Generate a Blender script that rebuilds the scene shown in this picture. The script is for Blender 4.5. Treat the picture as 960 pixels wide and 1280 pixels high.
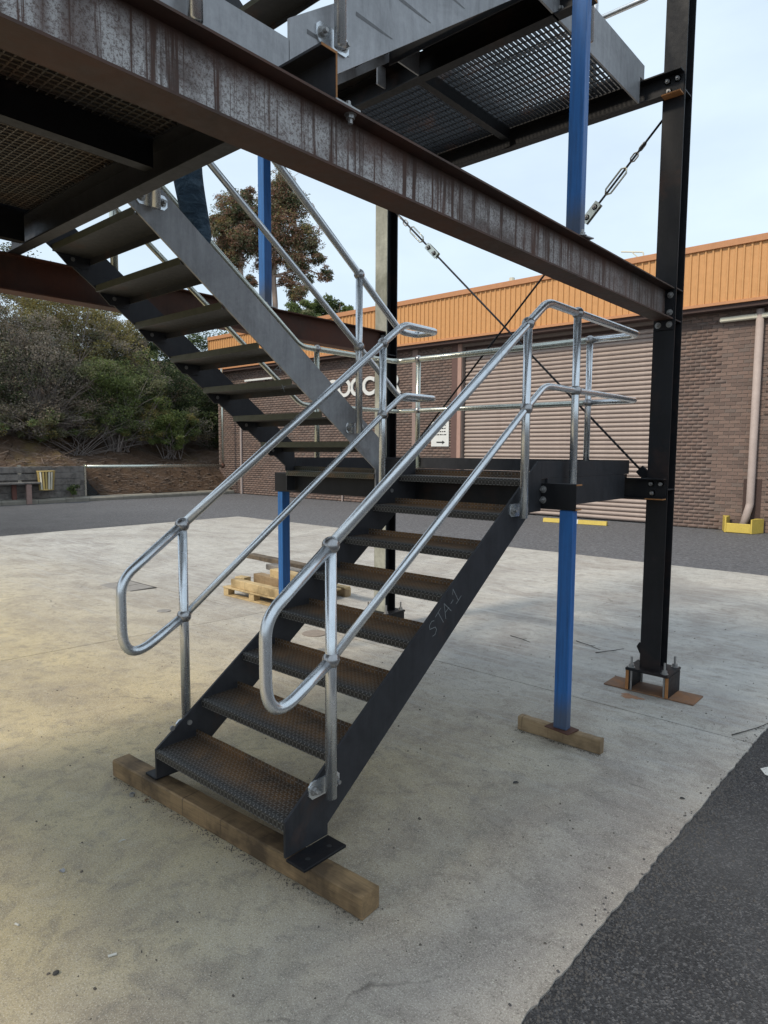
import bpy, bmesh, math, random
import numpy as np
from mathutils import Vector, Matrix
random.seed(7); RNG = np.random.default_rng(7)
sc = bpy.context.scene
for o in list(bpy.data.objects): bpy.data.objects.remove(o)
COL = sc.collection
R = math.radians

# ------------------------------------------------------------------ camera
CP = dict(x=2.973, y=-1.667, z=1.745, yaw=0.7216, pit=-0.0902, rol=0.0058, f=835.68)
cd = bpy.data.cameras.new('camera'); cam = bpy.data.objects.new('camera', cd); COL.objects.link(cam)
fw = Vector((-math.sin(CP['yaw'])*math.cos(CP['pit']), math.cos(CP['yaw'])*math.cos(CP['pit']), math.sin(CP['pit'])))
rt = Vector((math.cos(CP['yaw']), math.sin(CP['yaw']), 0)); up = rt.cross(fw)
c_, s_ = math.cos(CP['rol']), math.sin(CP['rol'])
rr = c_*rt + s_*up; uu = -s_*rt + c_*up
cam.matrix_world = Matrix(((rr.x, uu.x, -fw.x, CP['x']), (rr.y, uu.y, -fw.y, CP['y']), (rr.z, uu.z, -fw.z, CP['z']), (0, 0, 0, 1)))
cd.sensor_fit = 'VERTICAL'; cd.sensor_height = 36; cd.lens = CP['f']/1280*36; cd.clip_end = 2000; cd.clip_start = .02
sc.camera = cam

# ------------------------------------------------------------------ world, sun, exposure
SUN_EL, SUN_AZ = R(46), R(193)      # azimuth clockwise from +Y: sun behind the camera's left shoulder
w = bpy.data.worlds.new('World'); sc.world = w; w.use_nodes = True
nt = w.node_tree; nt.nodes.clear()
wo = nt.nodes.new('ShaderNodeOutputWorld'); bg = nt.nodes.new('ShaderNodeBackground')
sky = nt.nodes.new('ShaderNodeTexSky'); sky.sky_type = 'NISHITA'; sky.sun_disc = False
sky.sun_elevation = SUN_EL; sky.sun_rotation = SUN_AZ; sky.air_density = 1.0; sky.dust_density = 1.5
tc = nt.nodes.new('ShaderNodeTexCoord'); mp = nt.nodes.new('ShaderNodeMapping'); mp.inputs['Scale'].default_value = (1, 1, 2.6)
nz = nt.nodes.new('ShaderNodeTexNoise'); nz.inputs['Scale'].default_value = 1.6; nz.inputs['Detail'].default_value = 7; nz.inputs['Roughness'].default_value = .55
cr = nt.nodes.new('ShaderNodeValToRGB'); cr.color_ramp.elements[0].position = .3; cr.color_ramp.elements[0].color = (.62, .62, .62, 1)
cr.color_ramp.elements[1].position = .72; cr.color_ramp.elements[1].color = (.93, .93, .93, 1)
cl = nt.nodes.new('ShaderNodeRGB'); cl.outputs[0].default_value = (7.7, 9.15, 10.4, 1)
mx = nt.nodes.new('ShaderNodeMix'); mx.data_type = 'RGBA'
nt.links.new(tc.outputs['Generated'], mp.inputs[0]); nt.links.new(mp.outputs[0], nz.inputs['Vector']); nt.links.new(nz.outputs['Fac'], cr.inputs[0])
nt.links.new(cr.outputs[0], mx.inputs['Factor']); nt.links.new(sky.outputs[0], mx.inputs['A']); nt.links.new(cl.outputs[0], mx.inputs['B'])
nt.links.new(mx.outputs['Result'], bg.inputs[0]); bg.inputs[1].default_value = .1
nt.links.new(bg.outputs[0], wo.inputs[0])
sd = bpy.data.lights.new('sun', 'SUN'); sd.energy = 2.5; sd.angle = R(9); sd.color = (1, .89, .72)
so = bpy.data.objects.new('sun', sd); COL.objects.link(so)
dirs = Vector((math.sin(SUN_AZ)*math.cos(SUN_EL), math.cos(SUN_AZ)*math.cos(SUN_EL), math.sin(SUN_EL)))
so.rotation_euler = dirs.to_track_quat('Z', 'Y').to_euler(); so.location = (-4, -8, 12)
sc.view_settings.view_transform = 'Standard'; sc.view_settings.look = 'None'; sc.view_settings.exposure = .2; sc.view_settings.gamma = 1
sc.render.engine = 'CYCLES'

# ------------------------------------------------------------------ material helpers
class NT:
    def __init__(s, name):
        s.m = bpy.data.materials.new(name); s.m.use_nodes = True; s.t = s.m.node_tree
        s.b = s.t.nodes['Principled BSDF']; s.co = s.t.nodes.new('ShaderNodeTexCoord').outputs['Object']
    def n(s, k, **kw):
        x = s.t.nodes.new(k)
        for a, b in kw.items(): setattr(x, a, b)
        return x
    def l(s, a, b): s.t.links.new(a, b)
    def noise(s, scale, detail=4, rough=.6, co=None, dist=0):
        x = s.n('ShaderNodeTexNoise'); x.inputs['Scale'].default_value = scale; x.inputs['Detail'].default_value = detail
        x.inputs['Roughness'].default_value = rough; x.inputs['Distortion'].default_value = dist; s.l(co or s.co, x.inputs['Vector']); return x.outputs['Fac']
    def scale(s, sc, rot=(0, 0, 0), co=None):
        x = s.n('ShaderNodeMapping'); x.inputs['Scale'].default_value = sc; x.inputs['Rotation'].default_value = rot; s.l(co or s.co, x.inputs[0]); return x.outputs[0]
    def ramp(s, f, *st):
        x = s.n('ShaderNodeValToRGB'); e = x.color_ramp.elements
        while len(e) < len(st): e.new(.5)
        for i, (p, c) in enumerate(st):
            e[i].position = p; e[i].color = (c, c, c, 1) if not hasattr(c, '__len__') else (*c, 1)
        s.l(f, x.inputs[0]); return x.outputs[0]
    def mix(s, f, a, b, mode='MIX'):
        x = s.n('ShaderNodeMix'); x.data_type = 'RGBA'; x.blend_type = mode
        for v, k in ((f, 'Factor'), (a, 'A'), (b, 'B')):
            if hasattr(v, 'is_linked') or hasattr(v, 'links'): s.l(v, x.inputs[k])
            elif k == 'Factor': x.inputs[0].default_value = v
            else: x.inputs[k].default_value = (*v, 1) if len(v) == 3 else v
        return x.outputs['Result']
    def math(s, op, a, b=0):
        x = s.n('ShaderNodeMath'); x.operation = op
        for i, v in enumerate((a, b)):
            if hasattr(v, 'links'): s.l(v, x.inputs[i])
            else: x.inputs[i].default_value = v
        return x.outputs[0]
    def col(s, v):
        if hasattr(v, 'links'): s.l(v, s.b.inputs['Base Color'])
        else: s.b.inputs['Base Color'].default_value = (*v, 1)
    def rough(s, v):
        if hasattr(v, 'links'): s.l(v, s.b.inputs['Roughness'])
        else: s.b.inputs['Roughness'].default_value = v
    def metal(s, v):
        if hasattr(v, 'links'): s.l(v, s.b.inputs['Metallic'])
        else: s.b.inputs['Metallic'].default_value = v
    def bump(s, h, strength=.3, dist=.01):
        x = s.n('ShaderNodeBump'); x.inputs['Strength'].default_value = strength; x.inputs['Distance'].default_value = dist
        s.l(h, x.inputs['Height']); s.l(x.outputs[0], s.b.inputs['Normal'])
    def rand(s): return s.n('ShaderNodeObjectInfo').outputs['Random']
    def sep(s, co=None):
        x = s.n('ShaderNodeSeparateXYZ'); s.l(co or s.co, x.inputs[0]); return x.outputs

def m_steel(name, base=(.055, .057, .062), rust=.35, rustcol=(.11, .045, .022), rlo=.32, streak=0, metal=.55):
    t = NT(name); n1 = t.noise(2.3, 6, .65, dist=.6); n2 = t.noise(30, 5, .7); n3 = t.noise(160, 3, .6)
    f = t.ramp(n1, (.62-rust*.35, 0), (.80-rust*.2, 1))
    c = t.mix(n2, tuple(v*.72 for v in base), tuple(v*1.35 for v in base)); sm = t.math('ADD', t.math('MULTIPLY', t.noise(2.6, 7, .75, dist=.7), .6), t.math('MULTIPLY', t.noise(1, 6, .75, co=t.scale((22, 22, 2.5))), .4))
    c = t.mix(t.ramp(sm, (.38, .55), (.52, 0)), c, tuple(v*.45 for v in base)); c = t.mix(t.ramp(sm, (.54, 0), (.70, .6)), c, tuple(v*1.7 for v in base))
    c = t.mix(t.math('MULTIPLY', f, .75), c, t.mix(n2, tuple(v*.6 for v in rustcol), tuple(v*1.5 for v in rustcol)))
    if streak:
        # white scale patches broken by rust runs: long in z, short along the beam
        st = t.noise(1, 4, .7, co=t.scale((26, 26, .8)), dist=.6); st2 = t.noise(1, 2, .5, co=t.scale((7, 7, .3))); blotch = t.noise(2.2, 4, .6, co=t.scale((1, 1, 2.2)))
        y = t.sep()[1]; z = t.sep()[2]; sp = t.noise(120, 3, .85)
        g = t.math('MULTIPLY', t.ramp(st, (.41, 0), (.50, 1)), t.ramp(st2, (.28, 0), (.40, 1))); g2 = t.ramp(blotch, (.38, .25), (.52, 1)); g3 = t.ramp(sp, (.40, .25), (.54, 1))
        g4 = t.math('MULTIPLY', t.math('MULTIPLY', g, g2), g3)
        mr = t.n('ShaderNodeMapRange'); mr.inputs['From Min'].default_value = 4.2; mr.inputs['From Max'].default_value = .5; t.l(y, mr.inputs[0])
        band = t.n('ShaderNodeMapRange'); band.inputs['From Min'].default_value = 2.925; band.inputs['From Max'].default_value = 2.865; t.l(z, band.inputs[0])
        lo = t.n('ShaderNodeMapRange'); lo.inputs['From Min'].default_value = 2.7235; lo.inputs['From Max'].default_value = 2.73; t.l(z, lo.inputs[0])
        k = t.math('MULTIPLY', t.math('MULTIPLY', g4, lo.outputs[0]), t.math('MULTIPLY', mr.outputs[0], band.outputs[0]))
        c = t.mix(k, c, (.50, .475, .46))
        t.metal(t.math('MULTIPLY_ADD', k, -.3)) if False else t.metal(.15)
    else: t.metal(metal)
    t.col(c); t.b.inputs['Specular IOR Level'].default_value = .35; t.rough(t.ramp(n2, (.2, rlo), (.9, rlo+.3))); t.bump(n3, .12, .002)
    return t.m
def m_galv(name, base=(.74, .76, .78)):
    t = NT(name); v = t.n('ShaderNodeTexVoronoi'); v.inputs['Scale'].default_value = 70; t.l(t.co, v.inputs['Vector'])
    n = t.noise(9, 5, .7); n2 = t.noise(220, 3, .6)
    c = t.mix(t.math('MULTIPLY', v.outputs['Color'], .5), tuple(a*.93 for a in base), tuple(a*1.05 for a in base))
    c = t.mix(t.ramp(n, (.5, 0), (.75, .4)), c, tuple(a*.55 for a in base))
    c = t.mix(t.ramp(t.noise(1, 5, .7, co=t.scale((60, 60, 7))), (.55, 0), (.75, .35)), c, tuple(a*.6 for a in base)); t.col(c); t.metal(.85); t.rough(t.ramp(n, (.3, .20), (.8, .36))); t.bump(n, .05, .002); return t.m
def m_checker(name, rust=.5, olive=0):
    # raised-lug tread plate: two families of short lens-shaped lugs in alternating directions
    t = NT(name); x, y0, z = t.sep(); y = t.math('ADD', y0, z)
    P = .026
    def lug(dx, dy, sgn):
        u = t.math('MULTIPLY', x, 1/P); v = t.math('MULTIPLY', y, 1/P)
        if sgn: u, v = v, u
        fu = t.math('SUBTRACT', t.math('FRACT', t.math('ADD', u, dx)), .5); fv = t.math('SUBTRACT', t.math('FRACT', t.math('ADD', v, dy)), .5)
        a = t.math('POWER', t.math('MULTIPLY', fu, 2.3), 2); b = t.math('POWER', t.math('MULTIPLY', fv, 7.5), 2)
        q = t.math('SUBTRACT', 1, t.math('ADD', a, b)); return t.math('MAXIMUM', q, 0)
    h = t.math('ADD', lug(0, 0, 0), lug(.5, .5, 1))
    n1 = t.noise(3.2, 5, .65, dist=.4); n2 = t.noise(60, 4, .7); rn = t.rand()
    n1b = t.math('ADD', n1, t.math('MULTIPLY', t.math('SUBTRACT', rn, .5), .12))
    base = t.mix(n2, (.014, .013, .012), (.048, .044, .040))
    if olive: base = t.mix(n2, (.03, .03, .019), (.08, .078, .048))
    wear = t.ramp(y0, (.02, 0), (.10, 1)); lat = t.ramp(t.math('ABSOLUTE', t.math('SUBTRACT', x, .48)), (.30, 1), (.47, .35))
    f = t.math('MULTIPLY', t.ramp(n1b, (.46-rust*.3, 0), (.62-rust*.2, 1)), t.math('MULTIPLY', wear, lat)) if not olive else t.ramp(n1b, (.55-rust*.3, 0), (.78-rust*.2, 1))
    c = t.mix(t.math('MULTIPLY', f, .85), base, t.mix(n2, (.09, .045, .018), (.31, .155, .05)))
    c = t.mix(t.math('MULTIPLY', t.ramp(h, (.0, 0), (.6, 1)), .5), c, (.27, .255, .235))  # paler lug tops: their highlight is put into the colour
    t.col(c); t.metal(.35); t.rough(t.ramp(n2, (.3, .38), (.8, .7))); t.bump(h, .9, .0035); return t.m
def m_paint(name, base, rough=.35, worn=.15, dirt=(.05, .05, .05)):
    t = NT(name); n = t.noise(6, 6, .7); n2 = t.noise(45, 4, .7)
    c = t.mix(t.ramp(n, (.35, 0), (.75, .4)), base, tuple(a*.62 for a in base))
    c = t.mix(t.ramp(n2, (.70-worn*.25, 0), (.82-worn*.2, .8)), c, dirt)
    t.col(c); t.rough(t.ramp(n, (.3, rough), (.8, rough+.2))); t.bump(n2, .08, .001); return t.m
def m_wood(name, a, b, axis=0, sc=1, end=(.2, .1, .05)):
    t = NT(name); s = [70*sc]*3; s[axis] = 3.2*sc; g = t.noise(1, 6, .65, co=t.scale(tuple(s)), dist=1.2); n = t.noise(5, 4, .6); r = t.rand()
    c = t.mix(g, a, b); c = t.mix(t.ramp(n, (.42, 0), (.66, .85)), c, tuple(v*.42 for v in a)); cut = t.noise(1, 3, .6, co=t.scale(tuple(38 if i == axis else 1.5 for i in range(3)))); c = t.mix(t.ramp(cut, (.62, 0), (.68, .6)), c, tuple(v*.4 for v in a))
    c = t.mix(t.math('MULTIPLY', r, .35), c, tuple(v*.5 for v in b))
    fine = [160*sc]*3; fine[axis] = 9*sc; g2 = t.noise(1, 4, .7, co=t.scale(tuple(fine)))
    c = t.mix(t.ramp(g2, (.55, 0), (.75, .5)), c, tuple(v*.35 for v in a))
    t.col(c); t.rough(.78); t.bump(t.math('ADD', g, g2), .35, .004); return t.m
def m_flat(name, base, rough=.6, var=.3, scale=12, metal=0, bump=.1):
    t = NT(name); n = t.noise(scale, 5, .65); c = t.mix(n, tuple(a*(1-var) for a in base), tuple(min(1, a*(1+var)) for a in base))
    t.col(c); t.rough(rough); t.metal(metal); t.bump(t.noise(scale*8, 3, .6), bump, .003); return t.m
def m_rand(name, stops, rough=.8, bumpscale=90, dirt=.25):
    t = NT(name); r = t.rand() ; c = t.ramp(r, *stops); n = t.noise(3, 5, .7); c = t.mix(t.ramp(n, (.45, 0), (.75, dirt)), c, (.03, .025, .02))
    t.col(c); t.rough(rough); t.bump(t.noise(bumpscale, 4, .7), .3, .003); return t.m

def m_concrete():
    t = NT('concrete'); big = t.noise(.38, 6, .6, dist=.8); mid = t.noise(2.1, 8, .68, dist=.5); fine = t.noise(55, 5, .75); sp = t.noise(150, 3, .9); sp2 = t.noise(34, 2, .5)
    x, y, z = t.sep()
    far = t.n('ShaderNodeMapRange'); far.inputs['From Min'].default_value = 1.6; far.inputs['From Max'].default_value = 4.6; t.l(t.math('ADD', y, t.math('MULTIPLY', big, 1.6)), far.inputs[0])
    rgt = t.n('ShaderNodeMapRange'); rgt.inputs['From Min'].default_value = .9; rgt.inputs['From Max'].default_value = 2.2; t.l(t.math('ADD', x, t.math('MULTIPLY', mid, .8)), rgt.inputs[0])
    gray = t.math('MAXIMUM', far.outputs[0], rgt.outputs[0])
    c = t.mix(gray, (.53, .43, .25), (.39, .345, .30)); c = t.mix(far.outputs[0], c, (.45, .43, .395))  # concrete tint plus lit left and shaded right put into the colour
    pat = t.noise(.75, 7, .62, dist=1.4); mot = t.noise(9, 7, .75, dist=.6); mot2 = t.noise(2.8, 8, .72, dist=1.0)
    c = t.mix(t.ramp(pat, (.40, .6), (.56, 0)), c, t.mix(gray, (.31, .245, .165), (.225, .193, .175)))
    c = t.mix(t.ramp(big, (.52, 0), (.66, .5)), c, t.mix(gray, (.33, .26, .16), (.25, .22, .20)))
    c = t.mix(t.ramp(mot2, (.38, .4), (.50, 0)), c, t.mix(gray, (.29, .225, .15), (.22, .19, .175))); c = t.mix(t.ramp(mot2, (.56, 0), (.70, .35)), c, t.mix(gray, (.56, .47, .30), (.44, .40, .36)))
    c = t.mix(t.ramp(mot, (.38, .45), (.50, 0)), c, (.18, .155, .13)); c = t.mix(t.ramp(mot, (.54, 0), (.66, .25)), c, (.55, .50, .41))
    st = t.noise(1, 6, .7, co=t.scale((1.3, 14, 1), (0, 0, .5)))
    c = t.mix(t.math('MULTIPLY', t.ramp(st, (.5, 0), (.72, .75)), t.math('ADD', far.outputs[0], .05)), c, (.54, .53, .51))
    st2 = t.noise(1, 6, .75, co=t.scale((1.0, 9, 1), (0, 0, .15)))
    c = t.mix(t.math('MULTIPLY', t.ramp(st2, (.52, 0), (.66, .6)), t.math('ADD', far.outputs[0], .1)), c, (.36, .35, .345))
    g1 = t.noise(120, 6, .9); g2 = t.noise(170, 4, .85)
    c = t.mix(t.ramp(g1, (.36, .9), (.47, 0)), c, (.10, .088, .07)); c = t.mix(t.ramp(g2, (.53, 0), (.62, .6)), c, (.78, .73, .62)); c = t.mix(t.ramp(t.noise(60, 6, .9), (.36, .55), (.46, 0)), c, (.12, .10, .085))
    c = t.mix(t.ramp(sp, (.64, 0), (.72, .75)), c, (.07, .06, .052)); sp = g1
    c = t.mix(t.ramp(sp2, (.70, 0), (.76, .55)), c, (.13, .11, .10))
    vor = t.n('ShaderNodeTexVoronoi'); vor.feature = 'DISTANCE_TO_EDGE'; vor.inputs['Scale'].default_value = .33
    dn = t.n('ShaderNodeTexNoise'); dn.inputs['Scale'].default_value = 2.0; dn.inputs['Detail'].default_value = 6; t.l(t.co, dn.inputs['Vector'])
    vm = t.n('ShaderNodeVectorMath'); vm.operation = 'ADD'; t.l(t.co, vm.inputs[0])
    vs = t.n('ShaderNodeVectorMath'); vs.operation = 'SCALE'; vs.inputs['Scale'].default_value = .5; t.l(dn.outputs['Color'], vs.inputs[0]); t.l(vs.outputs[0], vm.inputs[1]); t.l(vm.outputs[0], vor.inputs['Vector'])
    crk = t.ramp(vor.outputs['Distance'], (0, 1), (.0025, 0)); c = t.mix(t.math('MULTIPLY', crk, t.ramp(mid, (.52, 0), (.6, .6))), c, (.06, .05, .04))
    t.col(c); t.rough(t.ramp(pat, (.4, .7), (.6, .9))); t.bump(t.math('ADD', fine, t.math('MULTIPLY', sp, .8)), .4, .004); return t.m
def m_asphalt():
    t = NT('asphalt'); v = t.n('ShaderNodeTexVoronoi'); v.inputs['Scale'].default_value = 140; t.l(t.co, v.inputs['Vector'])
    big = t.noise(.5, 6, .6); mid = t.noise(5, 6, .7); n = t.noise(120, 4, .8)
    c = t.mix(v.outputs['Color'], (.028, .028, .032), (.085, .084, .09)); bw = t.n('ShaderNodeRGBToBW'); t.l(v.outputs['Color'], bw.inputs[0])
    c = t.ramp(bw.outputs[0], (.25, (.018, .018, .021)), (.5, (.038, .037, .041)), (.70, (.07, .069, .073)), (.86, (.16, .155, .158)))
    c = t.mix(t.ramp(big, (.4, 0), (.7, .5)), c, (.14, .14, .145)); c = t.mix(t.ramp(mid, (.5, 0), (.75, .6)), c, (.03, .029, .03))
    c = t.mix(t.ramp(n, (.60, 0), (.68, .5)), c, (.22, .21, .21))
    y = t.sep()[1]; far = t.n('ShaderNodeMapRange'); far.inputs['From Min'].default_value = 4; far.inputs['From Max'].default_value = 10; t.l(y, far.inputs[0])
    c = t.mix(t.math('MULTIPLY', far.outputs[0], .8), c, t.ramp(t.noise(16, 9, .92), (.36, (.055, .055, .06)), (.5, (.14, .14, .15)), (.62, (.34, .34, .36))))
    t.col(c); t.rough(.8); t.bump(t.math('ADD', v.outputs['Distance'], n), .8, .012); return t.m

M = {}
M['steel'] = m_steel('mill_steel', (.036, .036, .040), .05, (.09, .05, .035), rlo=.40, metal=.3); M['steel_pale'] = m_steel('pale_mill_steel', (.33, .325, .33), .0, (.10, .08, .07), rlo=.38, metal=.35)
M['steel_dark'] = m_steel('dark_mill_steel', (.013, .013, .015), .2, (.05, .025, .018), rlo=.42, metal=.3)
M['grate'] = m_steel('grating_steel', (.12, .11, .10), .35, (.20, .11, .06), rlo=.45, metal=.2); M['grate2'] = m_steel('landing_grating_steel', (.02, .02, .022), .2, rlo=.4, metal=.3)
M['rust'] = m_steel('rusty_steel', (.075, .042, .032), .8, (.12, .04, .022), rlo=.55, metal=.1)
M['beam'] = m_steel('streaked_beam_steel', (.058, .038, .030), .8, (.105, .046, .030), rlo=.5, streak=1)
M['rust_edge'] = m_flat('rusty_cut_edge', (.34, .15, .05), .8, .4, 30)
M['rust_plate'] = m_steel('orange_rust_plate', (.12, .10, .09), .9, (.30, .13, .045), rlo=.6, metal=.05)
M['weather_flange'] = m_steel('weathered_flange', (.36, .36, .31), .45, (.12, .12, .09), rlo=.6, metal=.05)
M['galv'] = m_galv('galvanised'); M['galv_dull'] = m_galv('dull_galvanised', (.58, .59, .52))
M['ball'] = m_galv('ball_galvanised', (.42, .41, .41))
M['bolt'] = m_flat('bolt_zinc', (.34, .33, .32), .42, .35, 60, .7)
M['plain'] = m_steel('plain_tread_underside', (.038, .038, .040), .15, rlo=.4, metal=.3); M['olive'] = m_flat('olive_flange', (.075, .073, .042), .6, .5, 20)
M['checker'] = m_checker('tread_plate', .62); M['checker_o'] = m_checker('olive_tread_plate', .12, 1)
def m_blue():
    t = NT('blue_paint'); n = t.noise(4, 6, .7); v = t.noise(1, 6, .75, co=t.scale((60, 60, 3))); sc_ = t.noise(1, 5, .8, co=t.scale((150, 150, 22)))
    c = t.mix(n, (.012, .095, .30), (.022, .145, .42)); c = t.mix(t.ramp(v, (.45, 0), (.65, .55)), c, (.012, .05, .14)); c = t.mix(t.ramp(sc_, (.64, 0), (.70, .7)), c, (.10, .12, .15)); c = t.mix(t.ramp(sc_, (.28, .6), (.34, 0)), c, (.02, .03, .05))
    z = t.sep()[2]; c = t.mix(t.ramp(t.math('ADD', t.math('MULTIPLY', z, 3), t.math('MULTIPLY', n, -.6)), (.0, .75), (.45, 0)), c, (.07, .075, .08))
    t.col(c); t.rough(t.ramp(v, (.3, .34), (.7, .6))); t.bump(sc_, .15, .001); return t.m
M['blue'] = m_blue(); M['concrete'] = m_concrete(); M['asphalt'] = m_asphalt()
M['timber'] = m_wood('hardwood_bearer', (.10, .060, .030), (.42, .275, .135), 0, 1.0); M['timber2'] = m_wood('pine_packer', (.26, .17, .09), (.42, .30, .17), 0)
M['pallet'] = m_wood('pallet_pine', (.42, .29, .13), (.66, .50, .28), 0); M['graywood'] = m_wood('grey_sleeper', (.14, .125, .115), (.29, .265, .24), 1)
M['darkboard'] = m_wood('dark_board', (.09, .065, .045), (.2, .15, .1), 0)
M['mortar'] = m_flat('mortar', (.21, .17, .15), .9, .25, 5)
def m_bricks():
    t = NT('brown_brick'); x, y, z = t.sep()
    # one shade per brick, from its cell
    cz = t.math('FLOOR', t.math('DIVIDE', t.math('ADD', z, .1), .088)); off = t.math('MULTIPLY', t.math('MODULO', cz, 2), .12)
    cx = t.math('FLOOR', t.math('DIVIDE', t.math('ADD', t.math('ADD', x, 100), off), .24))
    cb = t.n('ShaderNodeCombineXYZ'); t.l(cx, cb.inputs[0]); t.l(cz, cb.inputs[1]); wn = t.n('ShaderNodeTexWhiteNoise'); t.l(cb.outputs[0], wn.inputs[0])
    c = t.ramp(wn.outputs['Value'], (0, (.125, .088, .074)), (.4, (.175, .118, .097)), (.75, (.21, .142, .115)), (1, (.15, .115, .10)))
    n = t.noise(.8, 5, .6); c = t.mix(t.ramp(n, (.4, 0), (.7, .35)), c, (.20, .15, .135)); c = t.mix(t.ramp(t.noise(40, 4, .7), (.5, 0), (.75, .5)), c, (.06, .04, .038))
    t.col(c); t.rough(.85); t.bump(t.noise(70, 4, .7), .3, .004); return t.m
M['brick'] = m_bricks(); M['brick_p'] = m_rand('brown_brick_single', ((0, (.125, .088, .074)), (.4, (.175, .118, .097)), (.75, (.21, .142, .115)), (1, (.15, .115, .10))))
M['orange'] = m_paint('orange_cladding', (.60, .305, .115), .5, .12, (.4, .22, .10)); M['orange_d'] = m_paint('orange_trim', (.52, .24, .11), .5, .1, (.3, .12, .06))
M['shutter'] = m_paint('beige_shutter', (.38, .305, .27), .55, .3, (.22, .17, .15)); M['frame'] = m_paint('pink_steel_frame', (.42, .26, .21), .6, .1)
M['cream'] = m_paint('cream_paint', (.66, .62, .5), .6, .15, (.3, .27, .2)); M['pinkpipe'] = m_paint('pale_pipe', (.42, .34, .31), .6, .15, (.2, .16, .14))
M['yellow'] = m_paint('yellow_paint', (.62, .46, .09), .5, .55, (.2, .17, .1)); M['binwood'] = m_paint('bin_slat_paint', (.42, .31, .11), .6, .3, (.2, .15, .08)); M['white'] = m_paint('white_paint', (.72, .72, .70), .5, .1, (.35, .35, .33))
M['black'] = m_flat('black_print', (.02, .02, .02), .6, .1); M['soffit'] = m_flat('dark_soffit', (.06, .035, .03), .8)
M['chalk'] = m_flat('chalk_mark', (.27, .28, .28), .9, .2, 200)
M['kerb'] = m_flat('kerb_concrete', (.26, .24, .20), .9, .4, 4, bump=.3); M['plastic'] = m_flat('pale_scrap', (.6, .58, .52), .6, .2)
M['manhole'] = m_flat('manhole_iron', (.25, .23, .21), .8, .4, 20, bump=.4); M['bark'] = m_flat('gum_bark', (.34, .25, .20), .9, .4, 3, bump=.4)
M['twig'] = m_flat('dead_twig', (.20, .17, .155), .9, .3, 5); M['joint'] = m_flat('joint_filler', (.06, .055, .05), .9, .3, 20)
def m_bank():
    t = NT('leaf_litter_soil'); a = t.noise(.5, 6, .65); b = t.noise(6, 6, .75); d = t.noise(45, 4, .8)
    c = t.mix(b, (.055, .032, .020), (.16, .095, .055)); c = t.mix(t.ramp(a, (.52, 0), (.66, .8)), c, (.17, .125, .035)); c = t.mix(t.ramp(d, (.55, 0), (.7, .6)), c, (.26, .19, .13)); t.col(c); t.rough(.95)
    t.bump(t.math('ADD', b, d), .9, .08); return t.m
M['bank'] = m_bank()
def m_leaf(name, a, b, tr=.25):
    t = NT(name); g = t.n('ShaderNodeNewGeometry'); c = t.mix(g.outputs['Random Per Island'], a, b); c2 = t.mix(t.noise(.9, 3, .6), c, tuple(v*.8 for v in a)); t.col(c2); t.rough(.6)
    tl = t.n('ShaderNodeBsdfTranslucent'); t.l(c2, tl.inputs[0]); ms = t.n('ShaderNodeMixShader'); ms.inputs[0].default_value = .42
    out = t.t.nodes['Material Output']; t.l(t.b.outputs[0], ms.inputs[1]); t.l(tl.outputs[0], ms.inputs[2]); t.l(ms.outputs[0], out.inputs['Surface'])
    return t.m
LEAF = dict(dk=m_leaf('leaf_dark_green', (.037, .058, .024), (.099, .131, .052)), md=m_leaf('leaf_mid_green', (.136, .182, .063), (.271, .334, .125)),
    yl=m_leaf('leaf_yellow_olive', (.293, .250, .088), (.498, .418, .166)), pk=m_leaf('flower_dusty_pink', (.261, .209, .157), (.448, .375, .282)),
    gr=m_leaf('leaf_grey_brown', (.229, .198, .162), (.438, .386, .313)), rd=m_leaf('leaf_rust_brown', (.261, .142, .094), (.459, .282, .188)),
    lt=m_leaf('leaf_light_green', (.157, .209, .058), (.293, .355, .114)), og=m_leaf('leaf_grey_olive', (.166, .172, .094), (.355, .345, .198)))
def m_denim():
    t = NT('blue_denim'); a = t.noise(1, 5, .7, co=t.scale((7, 7, 22)), dist=1.2); b = t.noise(140, 3, .7); c = t.ramp(a, (.36, (.022, .045, .075)), (.5, (.055, .10, .15)), (.64, (.12, .19, .26)))  # light and shade of the cloth folds put into the colour
    t.col(t.mix(t.ramp(b, (.4, .4), (.6, 0)), c, (.02, .04, .06))); t.rough(.9); t.bump(a, .9, .03); return t.m
M['denim'] = m_denim(); M['jacket'] = m_flat('dark_jacket', (.03, .035, .05), .8, .3, 9); M['skin'] = m_flat('skin', (.5, .3, .22), .5, .1, 8)
M['hair'] = m_flat('brown_hair', (.04, .025, .015), .6, .3, 40); M['boot'] = m_flat('work_boot', (.10, .075, .05), .7, .3, 20); M['eye'] = m_flat('eye_dark', (.03, .02, .02), .2)

# ------------------------------------------------------------------ geometry helpers
def link(o): COL.objects.link(o); return o
def mesh(bm, name, m, smooth=False):
    me = bpy.data.meshes.new(name); bm.normal_update(); bm.to_mesh(me); bm.free(); me.materials.append(m)
    if smooth:
        for p in me.polygons: p.use_smooth = True
    return me
def root(name, label, cat, loc=(0, 0, 0), group=None):
    o = link(bpy.data.objects.new(name, None)); o.location = loc; o['label'] = label; o['category'] = cat; o.empty_display_size = .1
    if group: o['group'] = group
    return o
def base_of(p):
    v = Vector((0, 0, 0))
    while p: v = v + p.location; p = p.parent
    return v
def part(name, bm, m, parent=None, smooth=False, label=None, kind=None):
    me = bm if isinstance(bm, bpy.types.Mesh) else mesh(bm, name, m, smooth)
    o = link(bpy.data.objects.new(name, me))
    if parent: o.parent = parent; o.location = -base_of(parent)
    if label: o['label'] = label
    if kind: o['kind'] = kind
    return o
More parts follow.
